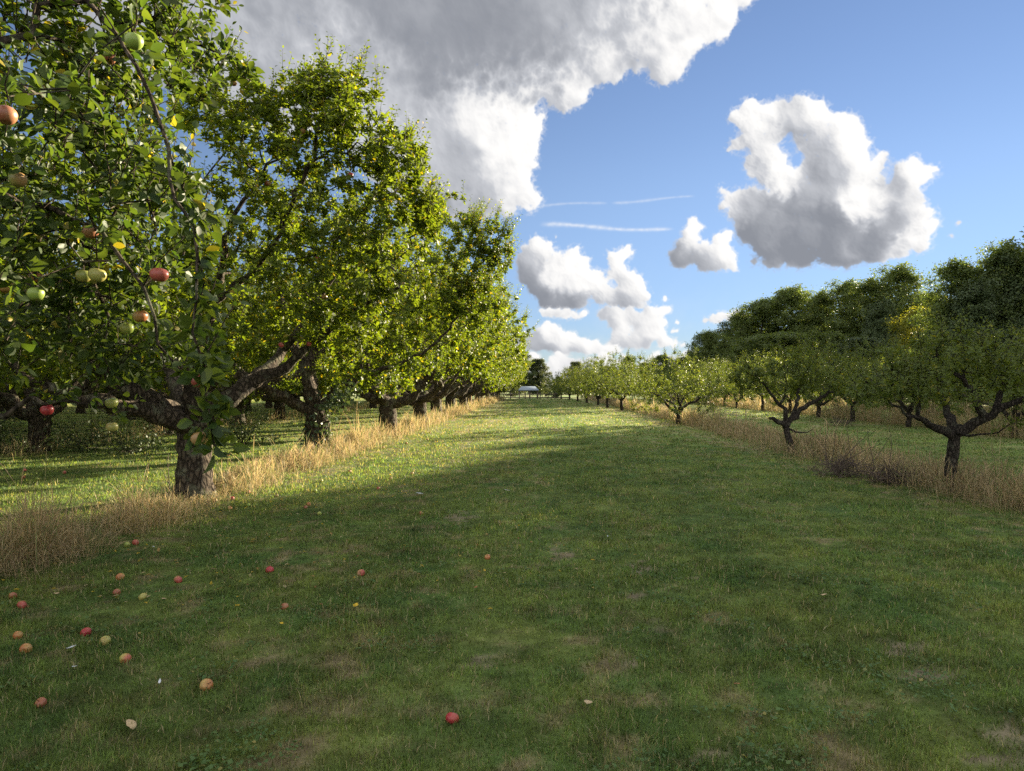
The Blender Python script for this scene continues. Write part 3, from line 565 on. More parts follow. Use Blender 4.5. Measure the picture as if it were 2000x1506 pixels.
def crown2(rg):
    a = ell(900, (.1, 0, 3.5), (4.1, 3.6, 2.4), rg, zmin=1.45, gap=-.15); k = rg.random(len(a)) < .9; a = a[k]
    v = unit(rg.normal(size=(60, 3)))*rg.random((60, 1))**.5; c = W(930, 470, 15.5)+v*np.array([.75, .6, .5])-T2
    v = unit(rg.normal(size=(40, 3)))*rg.random((40, 1))**.5; d = W(870, 430, 16)+v*np.array([.8, .8, .6])-T2
    v = unit(rg.normal(size=(120, 3)))*rg.random((120, 1))**.5; e_ = W(905, 560, 15.3)+v*np.array([.95, .8, .85])-T2
    v = unit(rg.normal(size=(50, 3)))*rg.random((50, 1))**.5; f_ = W(960, 510, 15.6)+v*np.array([.45, .6, .5])-T2
    return np.r_[a, c, d, e_, f_]
t2, sk2 = apple_tree(T2, 44, 'old apple tree with ivy climbing its stubby trunk, second along the left of the path', None, limbs2, crown2, 0, 13500, 2300, 'mid', .088, trunk_r=.27, trunk_h=.95, per=6, yellow=.05)
# ivy on it
def ivy():
    rg = np.random.default_rng(8); root = empty('ivy_plant', (T2[0], T2[1], 0)); tag(root, 'grey green ivy climbing the trunk of the second apple tree on the left', 'ivy')
    b = Buf(); B = []; A = []
    for k in range(26):
        a = rg.uniform(-1.3, 2.0)-1.2; z = 0; P = []
        top = rg.uniform(.5, 1.5)
        while z < top: P.append((math.cos(a)*(.30), math.sin(a)*(.30), z)); z += .09; a += rg.normal()*.16
        P = np.array(P); tube(b, P, .007, 4, False); m = len(P)
        for _ in range(9):
            i = rg.integers(0, m); B.append(P[i]+rg.normal(size=3)*.05); A.append(np.array([math.cos(a), math.sin(a), .2]))
    tip = W(640, 800, 16.3)-T2
    for k in range(420):      # a leafy arm that leans out to the right
        t = rg.random(); c = tip*(1-t)+(W(688, 757, 16.0)-T2)*t; B.append(c+rg.normal(size=3)*np.array([.12, .12, .13])); A.append(rg.normal(size=3)+np.array([.3, -.6, .6]))
    B = np.array(B); A = np.array(A); n = len(B)
    leaves('foliage', B, A, rg.uniform(.7, 1.5, n), rg.random(n)*6.28, rg.uniform(.06, .10, n), .85, 'mid', LEAF_IVY, root, rg, yellow=.02)
    b.build('stem', BARK, root)
ivy()
# --- types for the rest of the left rows
PROTO = []
for k, (nr, ns, tp, Lm) in enumerate([(9500, 1300, 'far', .102), (9000, 1200, 'far', .105), (9000, 1200, 'far', .105)]):
    r_, s_ = apple_tree((0, 0), 60+k, 'x', 'old apple trees in the rows on the left', gnarly(5, 2.0, 1.0, .17, k), crown_std(760), 0, nr, ns, tp, Lm, per=6, trunk_r=.26, trunk_h=.95, yellow=.035)
    PROTO.append(r_)
for k in range(2):
    r_, s_ = apple_tree((0, 0), 80+k, 'x', 'old apple trees in the rows on the left', gnarly(6, 2.1, .9, .16, k), crown_std(900, r=(3.6, 3.6, 2.7), cz=3.0, zmin=.45), 0, 8000, 900, 'far', .11, per=6, trunk_r=.24, trunk_h=.85, yellow=.06)
    PROTO.append(r_)
used = set()
def place(proto, x, y, rz, s, label, group):
    k = PROTO.index(proto)
    if k not in used:
        used.add(k); proto.location = (x, y, 0); proto.rotation_euler[2] = rz; proto.scale = (s,)*3; tag(proto, label, None, group); return proto
    return tree_copy(proto, (x, y, 0), rz, s, label, group)
ORD = ['third', 'fourth', 'fifth', 'sixth', 'seventh', 'eighth', 'ninth', 'tenth', 'eleventh', 'twelfth', 'thirteenth', 'fourteenth']
rg = np.random.default_rng(71)
y = 22.6; k = 0
while y < 84:
    x = -4.75+.036*y+rg.normal()*.12
    place(PROTO[k % 3], x, y, rg.random()*6.28, rg.uniform(.92, 1.06)*(1.02 if y < 45 else .95), '%s old apple tree in the left row, counting from the camera' % ORD[min(k, 11)], 'old apple trees along the left side of the path')
    y += rg.uniform(5.2, 6.0); k += 1
PL = ['first', 'second']+ORD
for row, (xr, y0) in enumerate([(-11.8, 6.0), (-18.6, 9.5), (-25.6, 12), (-33, 20)]):
    y = y0; k = 0
    while y < (76 if row < 2 else 60):
        lab = ('%s apple tree in the shaded row just behind the left row' % PL[min(k, 13)]) if row == 0 else ['', 'shaded apple tree in the second row behind the left row', 'shaded apple tree in the third row behind the left row', 'shaded apple tree in the farthest row on the left'][row]
        gp = ['shaded apple trees in the row behind the left row', 'shaded apple trees two rows behind', 'shaded apple trees three rows behind', 'shaded apple trees in the farthest left row'][row]
        place(PROTO[3+(k+row) % 2], xr+.03*y+rg.normal()*.3, y, rg.random()*6.28, rg.uniform(.9, 1.08), lab, gp); y += rg.uniform(5.2, 6.2); k += 1
# ------------------------------------------------------------------ small plum trees on the right
def plum_tree(loc, seed, label, group, H=2.5, Rr=1.8, lean=(0, 0), th=.8, n=230, nr=1500, ns=300, tpl='mid', Lm=.085, limbs=None, cx=0.0, tr=.105, pts=None):
    rg = np.random.default_rng(seed); root = empty('plum_tree', (loc[0], loc[1], 0)); tag(root, label, 'tree', group); sk = Skel()
    top = sk.line([(0, 0, -.2, tr*1.25), (0, 0, .05, tr*1.1), (lean[0]*.5, lean[1]*.5, th*.5, tr), (lean[0], lean[1], th, tr*.95)], -1, rg, .09, .008)
    s = np.array([lean[0], lean[1], th])
    if limbs is None:
        limbs = []
        nl = 5
        for k in range(nl):
            a = k/nl*6.28+rg.uniform(-.4, .4); d = np.array([math.cos(a), math.sin(a), 0]); q = [(*s, tr*.75)]
            for t in (.3, .6, 1): q.append((*(s+d*Rr*.62*t+np.array([0, 0, (H-th)*.42*t**.8])+rg.normal(size=3)*.07), tr*(.72-.45*t)))
            limbs.append(q)
    for q in limbs: sk.line(q, top if np.linalg.norm(np.array(q[0][:3])-s) < .25 else sk.near(np.array(q[0][:3])), rg, .10, .02)
    if pts is None:
        v = unit(rg.normal(size=(n*3, 3)))*rg.random((n*3, 1))**.35; v = v[v[:, 2] > -.62][:n]
        pts = v*np.array([Rr, Rr, (H-th)*.62])+np.array([cx, 0, th+(H-th)*.48]); pts = pts[lump(pts, rg.random(5)*6, 3.5) > -.32]
    pts = pts.copy(); pts[:, 2] -= .26*(np.hypot(pts[:, 0]-cx, pts[:, 1])/Rr)**2
    sk.grow(pts, rg, .10, .012, start=3, wander=.5); sk.radii(.0034, 2.1); b = Buf(); sk.tubes(b, rg); c = np.array([cx, 0, th])
    foliage('crown', sk, b, rg, root, LEAF_PLUM, tpl, nr, 5, ns, Lm, .42, c, shoot_len=(.12, .36), rmax=.010, yellow=.03, zlow=th+.05)
    b.build('trunk', BARK_PLUM, root, True)
    return root
G = Gd(1852, 960); TR1 = np.array([G[0], G[1], 0])
L = lambda *p: [(*(q-TR1), r) for q, r in p]
limbsR1 = [L((W(1865, 850, 10.7), .075), (W(1830, 838, 10.6), .055), (W(1800, 822, 10.5), .042), (W(1792, 790, 10.5), .03), (W(1775, 740, 10.4), .02), (W(1740, 720, 10.3), .015)),
 L((W(1865, 850, 10.7), .10), (W(1900, 826, 10.6), .07), (W(1945, 803, 10.4), .055), (W(2010, 775, 10.2), .038), (W(2080, 750, 10), .025)),
 L((W(1920, 815, 10.5), .06), (W(1905, 770, 10.4), .045), (W(1870, 735, 10.3), .03), (W(1830, 700, 10.2), .015)),
 L((W(1945, 803, 10.4), .05), (W(1960, 760, 10.6), .04), (W(1950, 700, 10.9), .02)),
 L((W(1800, 822, 10.5), .03), (W(1755, 800, 10.4), .02), (W(1720, 760, 10.3), .014), (W(1690, 735, 10.2), .01)),
 L((W(1865, 850, 10.7), .08), (W(1850, 800, 11.3), .05), (W(1830, 740, 11.8), .03)),
 L((W(1865, 850, 10.7), .03), (W(1920, 850, 10.2), .012), (W(1965, 838, 10.0), .009), (W(2000, 815, 9.9), .006))]
def blobs(base, rg, rows): return np.concatenate([W(px, py, d)+unit(rg.normal(size=(n, 3)))*rg.random((n, 1))**.4*np.array([rx*1.15, rd*1.15, rz])-base for n, px, py, d, rx, rz, rd in rows])
_r = np.random.default_rng(2)
ptsR1 = blobs(TR1, _r, [(60, 1850, 690, 10.3, .75, .25, .8), (50, 1760, 735, 10.3, .55, .25, .7), (60, 1960, 705, 10.4, .7, .3, .8), (40, 2060, 720, 10.4, .6, .3, .8), (30, 1880, 765, 10.4, .8, .12, .9), (20, 1700, 735, 10.2, .3, .2, .5), (14, 1840, 655, 10.2, .35, .1, .4), (30, 1900, 720, 11.4, .9, .3, .6)])
plum_tree(TR1, 91, 'dark plum tree with a leaning forked trunk, nearest on the right', None, th=.86, lean=tuple((W(1865, 850, 10.7)-TR1)[:2]), nr=1900, ns=560, Lm=.085, limbs=limbsR1, pts=ptsR1, tr=.085, tpl='mid')
G = Gd(1548, 884); TR2 = np.array([G[0], G[1], 0])
L = lambda *p: [(*(q-TR2), r) for q, r in p]
limbsR2 = [L((W(1535, 830, 17), .08), (W(1515, 822, 16.9), .05), (W(1503, 816, 16.8), .03)), L((W(1535, 830, 17), .08), (W(1548, 808, 17), .07), (W(1580, 790, 17), .05), (W(1620, 765, 17), .035), (W(1670, 745, 16.9), .02)),
 L((W(1540, 815, 17), .06), (W(1525, 790, 16.9), .045), (W(1500, 760, 16.8), .03), (W(1480, 735, 16.7), .015)), L((W(1548, 808, 17), .05), (W(1560, 770, 17.4), .035), (W(1570, 720, 17.8), .015)),
 L((W(1525, 790, 16.9), .03), (W(1540, 750, 16.6), .02), (W(1530, 705, 16.4), .01)), L((W(1545, 842, 17), .03), (W(1565, 848, 16.8), .016), (W(1575, 838, 16.8), .01), (W(1592, 832, 16.7), .006))]
ptsR2 = blobs(TR2, _r, [(60, 1530, 715, 16.9, .9, .3, 1.2), (40, 1600, 725, 17, .8, .3, 1.2), (36, 1470, 725, 16.8, .45, .25, .8), (30, 1650, 745, 17, .5, .2, 1), (20, 1560, 685, 17, .6, .12, .8), (30, 1540, 755, 17, 1.0, .15, 1.2)])
plum_tree(TR2, 92, 'plum tree with a side stub low on its trunk, second on the right', None, th=.6, lean=tuple((W(1535, 830, 17)-TR2)[:2]), nr=1750, ns=480, Lm=.085, limbs=limbsR2, pts=ptsR2, tr=.078)
p0 = len(PROTO)
for k in range(3): PROTO.append(plum_tree((0, 0), 100+k, 'x', 'g', H=2.55+.1*k, Rr=2.15, n=330, nr=2200, ns=650, tpl='far', Lm=.092, th=.42+.1*k, tr=.078))
for k, (px, d, s) in enumerate([(1325, 29.5, 1.08), (1214, 45, 1.28), (1186, 51, 1.25), (1168, 58, 1.22), (1146, 65, 1.25), (1128, 72, 1.2), (1112, 80, 1.15), (1096, 89, 1.15)]):
    place(PROTO[p0+k % 3], (px-1000)/1389*d, d, rg.random()*6.28, s, '%s plum tree beside the path on the right, counting from the camera' % ORD[k], 'plum trees along the right side of the path')
for row, (xr, y0, gp) in enumerate([(14.6, 22, 'plum trees in the second row on the right'), (24.0, 33, 'plum trees in the third row on the right'), (33, 46, 'plum trees in the far row on the right')]):
    y = y0; k = 0
    while y < 96:
        if 1030 < 1000+1389*(xr+.03*y)/y < 2150:
            place(PROTO[p0+(k+row) % 3], xr+.03*y+rg.normal()*.3, y, rg.random()*6.28, rg.uniform(1.05, 1.35), ('%s plum tree in the second row on the right, beyond the dry grass' % PL[min(k, 13)]) if row == 0 else ['', 'low plum tree in the third row on the right', 'low plum tree in the far row below the wood'][row], gp); k += 1
        y += rg.uniform(4.2, 5.4)
# ------------------------------------------------------------------ the wood and the far trees
def big_tree(seed, H, Rr, mat, n_pts=260, n_ros=3600, per=6, Lm=.26, lobes=11, base=.8, name='woodland_tree', dense=1.0, narrow=.0):
    rg = np.random.default_rng(seed); root = empty(name, (0, 0, 0)); sk = Skel(); tr = H*.022
    top = sk.line([(0, 0, -.3, tr*1.4), (0, 0, H*.2, tr), (rg.normal()*.3, rg.normal()*.3, H*.5, tr*.7), (rg.normal()*.4, rg.normal()*.4, H*.85, tr*.25)], -1, rg, .5, .04)
    P = []; per_l = n_pts//lobes
    for k in range(lobes):
        z = base+(H-base)*(k+.6)/lobes; w = Rr*(math.sin(math.pi*min(1, (z/H)**.8*.80+.16))**.8); a = k*2.4+rg.random(); c = np.array([math.cos(a)*w*.5, math.sin(a)*w*.5, min(z, H*.90)])
        rr = w*.62*rg.uniform(.8, 1.2); v = unit(rg.normal(size=(per_l, 3)))*rg.random((per_l, 1))**.3; P.append(c+v*np.array([rr, rr, rr*rg.uniform(.6, .95)]))
    P = np.concatenate(P); P = P[(P[:, 2] > base) & (P[:, 2] < H*1.05)]
    sk.grow(P, rg, .5, .06, start=2, wander=.4); sk.radii(.018, 2.1); b = Buf(); ok = np.arange(sk.n)[sk.r < .06]
    sel = ok[rg.integers(0, len(ok), n_ros)]; B0 = sk.P[sel]+rg.normal(size=(n_ros, 3))*.32*np.array([1, 1, .7]); o = unit(B0-np.array([0, 0, H*.4]))
    B = np.repeat(B0, per, 0)+rg.normal(size=(n_ros*per, 3))*.16; A = np.repeat(unit(o+rg.normal(size=(n_ros, 3))*.5+np.array([0, 0, .3])), per, 0); n = len(B)
    leaves('crown', B, A, rg.uniform(.6, 1.5, n), rg.random(n)*6.28, Lm*rg.uniform(.55, 1.25, n), .55, 'far', mat, root, rg, yellow=.04)
    sk.tubes(b, rg, 10, rmin=.02); b.build('trunk', BARK_WOOD, root, True)
    return root
BT = {'airy': big_tree(201, 14, 4.9, LEAF_WOOD, n_pts=420, n_ros=7000, Lm=.25, lobes=20), 'round': big_tree(202, 12, 5.4, LEAF_WOOD, n_pts=420, n_ros=9000, Lm=.26, lobes=20), 'dark': big_tree(203, 14, 5.0, LEAF_DARK, n_pts=420, n_ros=10000, lobes=20, Lm=.27),
      'gold': big_tree(204, 9, 3.4, LEAF_GOLD, n_ros=3000, Lm=.22), 'far': big_tree(205, 12, 4.8, LEAF_FAR, n_pts=420, n_ros=8000, lobes=20, Lm=.28, base=.4)}
BTH = {'airy': 14, 'round': 12, 'dark': 14, 'gold': 9, 'far': 12}
CATS = {}
def wood(kind, x, y, H, rz, label, group, wide=1.0):
    k = 'b'+kind; pr = BT[kind]; s = H/BTH[kind]
    if k not in used: used.add(k); r = pr; r.location = (x, y, 0); r.rotation_euler[2] = rz
    else: r = tree_copy(pr, (x, y, 0), rz, 1, label, group)
    r.scale = (s*wide, s*wide, s); tag(r, label, 'tree', group); return r
def wood_px(kind, px, py, d, label, wide=1.0, group='trees of the wood on the right'):
    p = W(px, py-(8 if px > 1460 else 0), d); wood(kind, p[0], p[1], p[2]-.2, rg.random()*6.28, label, group, wide)
for a in [('round', 1385, 640, 88, 'rounded olive green tree at the left end of the wood', .95), ('dark', 1445, 606, 100, 'dark rounded tree right of the small rounded tree at the wood end', 1.1), ('round', 1490, 585, 96, 'broad mid green tree, second dark crown of the wood', .9),
          ('round', 1545, 562, 98, 'tall olive tree in the middle of the wood, tufted top', 1.0), ('airy', 1600, 572, 92, 'thin olive tree with sky showing through, middle of the wood', 1.0), ('airy', 1650, 550, 90, 'airy tree with fine upright sprays, left of the dark ivy clad tree', 1.0),
          ('airy', 1700, 548, 86, 'feathery olive tree just behind the dark ivy clad tree', 1.1), ('dark', 1722, 588, 78, 'very dark ivy clad tree in the middle of the wood, beside the golden one', .75), ('airy', 1752, 520, 84, 'tallest feathery tree between the dark ivy clad tree and the gap', 1.1),
          ('gold', 1793, 600, 66, 'golden yellow sunlit tree standing before the dark wood', 1.0), ('round', 1812, 572, 80, 'olive tree filling the dip in the wood skyline behind the golden tree', 1.0), ('airy', 1872, 505, 49, 'thin topped tree with ragged branches left of the tallest dark tree', .95),
          ('dark', 1905, 545, 47, 'broad black green tree low in front at the right end of the wood', .9), ('dark', 1955, 490, 49, 'tallest dark tree at the right end of the wood', .8), ('airy', 1962, 470, 49, 'spreading topped tree crowning the right end of the wood', .9), ('round', 2040, 470, 50, 'tree at the right edge of the picture with sunlit lower leaves', .9)]:
    wood_px(a[0], a[1], a[2], a[3]*(1.32 if 1400 < a[1] < 1840 else 1.0), a[4], a[5])
for k, (kd, px, py, d, lb) in enumerate([('round', 1420, 665, 84, 'low bushy tree under the left end of the wood'), ('round', 1530, 650, 80, 'low bushy tree under the olive trees of the wood'), ('airy', 1610, 650, 76, 'low pale bushy tree under the thin olive trees'), ('dark', 1680, 660, 72, 'low dark bushy tree below the ivy clad tree'), ('dark', 1850, 650, 58, 'low dark bushy tree below the right end of the wood'), ('dark', 1990, 640, 52, 'low dark bushy tree at the right edge below the tall trees')]):
    wood_px(kd, px, py, d*(1.25 if px < 1840 else 1), lb, 1.9)
# trees of the same wood farther to the right, whose long shadows lie over the near lawn
for k, (x, yy, H) in enumerate([(42.5, 50.5, 17.2), (47, 46.5, 18.8), (53, 42, 18.5), (58, 45, 21), (58, 34, 20), (63, 37, 22), (65, 28, 22), (57, 25, 19), (58, 15, 19), (57, 4, 19), (64, 15, 22), (52, 52, 18.5), (56, 47, 19), (57, 50, 20), (54, 37, 19), (60, 29, 20), (61, 20, 20), (61, 10, 20), (60, 0, 20), (63, -10, 20), (68, 38, 22), (70, 24, 22), (70, 6, 22)]):
    wood('dark' if k % 2 == 0 else 'round', x, yy, H, k*1.3, 'tree of the wood continuing outside the picture to the right', 'trees of the wood outside the picture', 1.05)
for a in [('far', 1050, 697, 118, 'tall tree standing alone behind the open shelter', 1.0), ('far', 1092, 733, 170, 'small hazy tree between the shelter tree and the thin crowned tree', 1.3), ('far', 1125, 703, 140, 'thin crowned tree on the skyline right of the shelter', .9), ('far', 1150, 724, 150, 'low round tree on the skyline beside the thin crowned tree', 1.4),
          ('far', 1190, 712, 150, 'broad low tree on the skyline, left of the pair of round tops', 1.4), ('airy', 1228, 690, 125, 'left of a pair of round topped trees on the skyline', 1.1), ('far', 1262, 705, 140, 'dip filling tree between the pair of round topped trees', 1.3), ('round', 1292, 688, 120, 'right of a pair of round topped trees on the skyline', 1.0), ('round', 1335, 692, 108, 'bushy tree left of the rounded end tree of the wood', 1.2),
          ('far', 1015, 725, 150, 'low tree partly hidden by the left row, beyond the shelter', 1.5), ('far', 975, 715, 160, 'distant tree hidden by the end of the left row', 1.5)]:
    wood_px(a[0], a[1], a[2], a[3], a[4], a[5], 'trees on the skyline at the end of the field')
for k in range(15):
    x = -48-rg.random()*8; yy = 6+k*9; wood(['dark', 'round'][k % 2], x, yy, rg.uniform(10, 13), k*1.1, 'tree of the dark hedge line far behind the left rows', 'trees of the hedge line on the far left', 1.2)
for k in range(9):
    wood('dark' if k % 3 else 'round', -40+k*5.0, 112+rg.random()*10, rg.uniform(7, 9), k*1.7, 'tree of the hedge line behind the end of the left rows', 'trees of the hedge line at the far left end', 1.4)
# ------------------------------------------------------------------ ground
def pn(x, y, s, seed, octv=4, gain=.55):
    r_ = np.random.default_rng(seed); X = np.asarray(x, np.float32)*s+31.7; Y = np.asarray(y, np.float32)*s+17.3; o = 0; a = 1; t = 0
    for k in range(octv): o = o+a*pnoise(X*2.03**k+k*7.1, Y*2.03**k+k*3.3, r_); t += a; a *= gain
    return o/t
def zg(x, y):
    return .035*pn(x, y, .25, 3, 3)*np.clip(np.hypot(x, y)/4, .3, 1)-.85*sst(84, 99, y)-2.0*sst(130, 300, y)
SOIL = [(1255, 1110, .22, .35), (1240, 1165, .15, .2), (1285, 1225, .12, .25), (1095, 1080, .16, .5), (1780, 1270, .28, .22), (1810, 1320, .22, .2), (1740, 1255, .2, .12), (1225, 1290, .1, .1), (1380, 1470, .14, .08), (1500, 1460, .2, .06), (1960, 1440, .22, .2), (1920, 1490, .2, .1), (1360, 1130, .1, .1), (1612, 1172, .09, .05), (900, 1010, .3, .5), (940, 1290, .12, .15)]
SOIL = [(*Gd(a, b), c, d) for a, b, c, d in SOIL]
def lawn_state(x, y):
    """dryness 0..1, bareness 0..1, brightness factor of the turf at a point"""
    x = np.asarray(x, float); y = np.asarray(y, float)
    d = .36+.42*pn(x, y*.6, .6, 41, 4)+.95*pn(x, y, 3.4, 42, 4)
    d += .17*np.exp(-((x-.55)/.25)**2)-.30*np.exp(-((x-.95)/.35)**2)*(y > 5)-.25*np.exp(-((x-2.2)/.6)**2)+.16*np.exp(-((x-1.5)/.22)**2)+.14*np.exp(-((x+1.2)/.8)**2)
    far = sst(10, 30, y); d += .20*far
    edge = np.minimum(np.abs(x-(-3.9+.036*y)), np.abs(x-(5.5+.03*y))); d += .25*np.exp(-(edge/.5)**2)
    bare = np.zeros_like(x)
    for sx_, sy_, a, b in SOIL: bare = np.maximum(bare, np.exp(-(((x-sx_)/a)**2+((y-sy_)/b)**2)*1.2))
    bare = np.clip(sst(.35, .95, bare*.8+1.0*pn(x, y, 7, 43, 4)*(bare > .03)), 0, .9)*sst(.02, .3, bare)
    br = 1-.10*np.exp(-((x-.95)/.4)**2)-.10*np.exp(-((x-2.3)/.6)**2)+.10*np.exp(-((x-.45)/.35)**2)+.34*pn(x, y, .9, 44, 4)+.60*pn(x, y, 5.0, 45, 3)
    return np.clip(d, 0, 1), bare, np.clip(br, .45, 1.7)
GREEN = np.array([.090, .166, .048]); GREEN2 = np.array([.195, .245, .064]); DRY = np.array([.30, .25, .14]); EARTH = np.array([.18, .15, .10])
def turf_col(x, y, rg=None, var=.0):
    d, b, br = lawn_state(x, y); g = .5+.9*pn(x, y, 1.4, 46, 3); g = np.clip(g, 0, 1)[:, None]
    c = GREEN*(1-g)+GREEN2*g
    dd = sst(.45, 1.0, d)[:, None]
    if rg is not None: dd = np.where(rg.random((len(x), 1)) < dd*.6+.08, rg.uniform(.5, 1, (len(x), 1)), dd*.25)
    c = c*(1-dd)+DRY*dd; c = c*br[:, None]
    return c, d, b
def axis(parts):
    o = []
    for a, b, s in parts: o.append(np.arange(a, b, s))
    return np.concatenate(o+[[parts[-1][1]]])
xs = axis([(-900, -100, 100), (-100, -20, 4), (-20, -7, .5), (-7, 7, .07), (7, 20, .5), (20, 100, 4), (100, 900, 100)])
ys = axis([(-300, -20, 40), (-20, 1, 1.5), (1, 9, .07), (9, 24, .2), (24, 60, 1), (60, 140, 3), (140, 400, 20), (400, 1500, 100)])
gx_, gy_ = np.meshgrid(xs, ys); fx_, fy_ = gx_.ravel(), gy_.ravel(); nx, ny = len(xs), len(ys)
gz = zg(fx_, fy_); c_, d_, b_ = turf_col(fx_, fy_)
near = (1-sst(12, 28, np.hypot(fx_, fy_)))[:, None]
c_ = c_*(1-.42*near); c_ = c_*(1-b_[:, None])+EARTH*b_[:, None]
ii = np.arange(nx*ny).reshape(ny, nx); Q = np.stack([ii[:-1, :-1], ii[:-1, 1:], ii[1:, 1:], ii[1:, :-1]], -1).reshape(-1, 4)
TURF = tint_mat('turf', .95, .08, nscale=7)
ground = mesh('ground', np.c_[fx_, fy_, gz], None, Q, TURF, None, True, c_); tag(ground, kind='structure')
# ------------------------------------------------------------------ lawn blades
def blades(name, x, y, h, w, colr, rg, mat, lean=.6, seg=1, z0=None, head=0.0):
    n = len(x); z = zg(x, y) if z0 is None else z0; a = rg.random(n)*6.28; dx, dy = np.cos(a), np.sin(a); fa = rg.random(n)*6.28; sx_, sy_ = np.cos(fa)*w/2, np.sin(fa)*w/2
    ln = np.abs(rg.normal(size=n))*lean*h; B = np.c_[x, y, z-.005]; S = np.c_[sx_, sy_, 0*sx_]; D = np.c_[dx*ln, dy*ln, 0*ln]
    hh = np.sqrt(np.maximum(h*h-(ln*.8)**2, (h*.25)**2)); Z = np.c_[0*h, 0*h, hh]
    if seg == 1:
        V = np.stack([B-S, B+S, B+D+Z], 1); T = (np.arange(n)*3)[:, None]+np.array([0, 1, 2]); k = 3; Qd = None; T = T.reshape(-1, 3)
    elif seg == 2:
        m = B+D*.35+Z*.6; V = np.stack([B-S, B+S, m+S*.8, m-S*.8, B+D+Z], 1); o = (np.arange(n)*5)[:, None]; Qd = o+np.array([0, 1, 2, 3]); T = o+np.array([3, 2, 4]); k = 5
    else:
        L_ = []
        for t in np.linspace(0, 1, seg+1)[:-1]:
            c = B+D*t**1.9+Z*(t*(1.15-.15*t)); wd = 1-.45*t
            if head and t > .62: wd = 1+head*math.sin((t-.62)/.38*3.14)
            L_ += [c-S*wd, c+S*wd]
        L_.append(B+D+Z); V = np.stack(L_, 1); k = 2*seg+1; o = (np.arange(n)*k)[:, None]
        Qd = np.concatenate([o+np.array([2*i, 2*i+1, 2*i+3, 2*i+2]) for i in range(seg-1)]); T = o+np.array([2*seg-2, 2*seg-1, 2*seg])
    return mesh(name, V.reshape(-1, 3), T, Qd, mat, None, False, np.repeat(colr, k, 0))
rg = np.random.default_rng(17)
GRASS = tint_mat('grass_blade', .55, .25, tw=.45, trans=(1.35, 1.3, .6))
def lawn_points(n, d0, d1, power):
    u_ = rg.random(n); d = (d0**(1-power)+u_*(d1**(1-power)-d0**(1-power)))**(1/(1-power)) if power != 1 else d0*(d1/d0)**u_
    x = rg.uniform(-1, 1, n)*(.80*d+1.2); return x, d
def lawn(name, n, d0, d1, seg, hh, ww, label):
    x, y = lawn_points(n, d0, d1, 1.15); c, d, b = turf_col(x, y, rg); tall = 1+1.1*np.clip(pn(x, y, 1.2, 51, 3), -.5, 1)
    k = (rg.random(n) > b*.72) & (rg.random(n) > .35*sst(.6, 1, d)); x, y, c, tall, d = x[k], y[k], c[k], tall[k], d[k]
    h = hh*tall*rg.uniform(.5, 1.35, len(x))*(1+(y-d0)*.012); w = ww*(y/3.2)**.85*rg.uniform(.7, 1.3, len(x))
    c = c*rg.uniform(.45, 1.5, (len(x), 1)); st_ = rg.random(len(x)) < .035; c[st_] = np.array([.42, .36, .22])*rg.uniform(.7, 1.2, (int(st_.sum()), 1)); h[st_] *= 1.25; o = blades(name, x, y, h, w, c, rg, GRASS, 1.0, seg); tag(o, label, 'grass', kind='stuff')
lawn('lawn_grass', 340000, 2.2, 8.5, 2, .035, .0040, 'short mown green grass with dry patches on the near lawn')
lawn('lawn_grass', 340000, 8.5, 42, 1, .042, .0052, 'short mown grass of the path and the alleys farther off')
lawn('lawn_grass', 120000, 42, 92, 1, .045, .0062, 'short mown grass at the far end of the path')
# ------------------------------------------------------------------ tall dry grass strips
DG = tint_mat('dry_grass', .6, .2, tw=.4, trans=(1.2, 1.15, .9))
TAN = np.array([[.42, .32, .18], [.50, .41, .24], [.31, .25, .15], [.42, .30, .19], [.16, .21, .07]])
def strip(name, xf, wid, d0, d1, n, h0, label, seg=5, power=1.2, w0=.0030, headp=.3, clump=.9):
    u_ = rg.random(n); y = (d0**(1-power)+u_*(d1**(1-power)-d0**(1-power)))**(1/(1-power)); t = np.clip(rg.normal(size=n)*.42, -1.3, 1.3); x = xf(y)+t*wid/2
    cl = pn(x, y, 1.1, 61, 3)+.55*pn(x, y, 3.2, 62, 2); k = rg.random(n) < np.clip(.52+1.5*clump*cl, .05, 1); x, y, t, cl = x[k], y[k], t[k], cl[k]
    h = h0*(1.05-.45*np.abs(t))*rg.uniform(.45, 1.2, len(x))*(1+1.1*cl); h *= 1-.75*np.exp(-(((x-T1[0]-.15)/.55)**2+((y-T1[1]+.55)/.75)**2)); h *= np.where(rg.random(len(x)) < .05, 1.7, 1)
    w = w0*(np.maximum(y, 5)/6)**.8*rg.uniform(.7, 1.4, len(x)); c = TAN[rg.choice(5, len(x), p=[.27, .22, .19, .12, .20])]*rg.uniform(.6, 1.25, (len(x), 1))*(1+.35*cl)[:, None]
    m = rg.random(len(x)) < headp
    o = blades(name, x, y, h, w, c, rg, DG, .85, seg, head=.9); tag(o, label, 'dry grass', kind='stuff')
strip('dry_grass', lambda y: -4.72+.040*y, 1.25, 3.2, 16, 42000, .30, 'tall pale dry grass along the near left tree row')
strip('dry_grass', lambda y: -4.72+.040*y, 1.25, 16, 84, 34000, .40, 'tall dry grass running along the left tree row into the distance', seg=3)
strip('dry_grass', lambda y: 6.55+.033*y, 1.9, 5.5, 24, 42000, .40, 'tall brown dry grass along the near right tree row')
strip('dry_grass', lambda y: 6.5+.033*y, 1.3, 24, 90, 26000, .52, 'tall dry grass along the right tree row into the distance', seg=3)
strip('dry_grass', lambda y: 15.2+.03*y, 2.0, 17, 95, 22000, .80, 'band of dry grass along the second row on the right', seg=3, power=1.1)
strip('dry_grass', lambda y: 23.6+.03*y, 2.2, 28, 95, 12000, .95, 'band of dry grass along the third row on the right', seg=3, power=1.1)
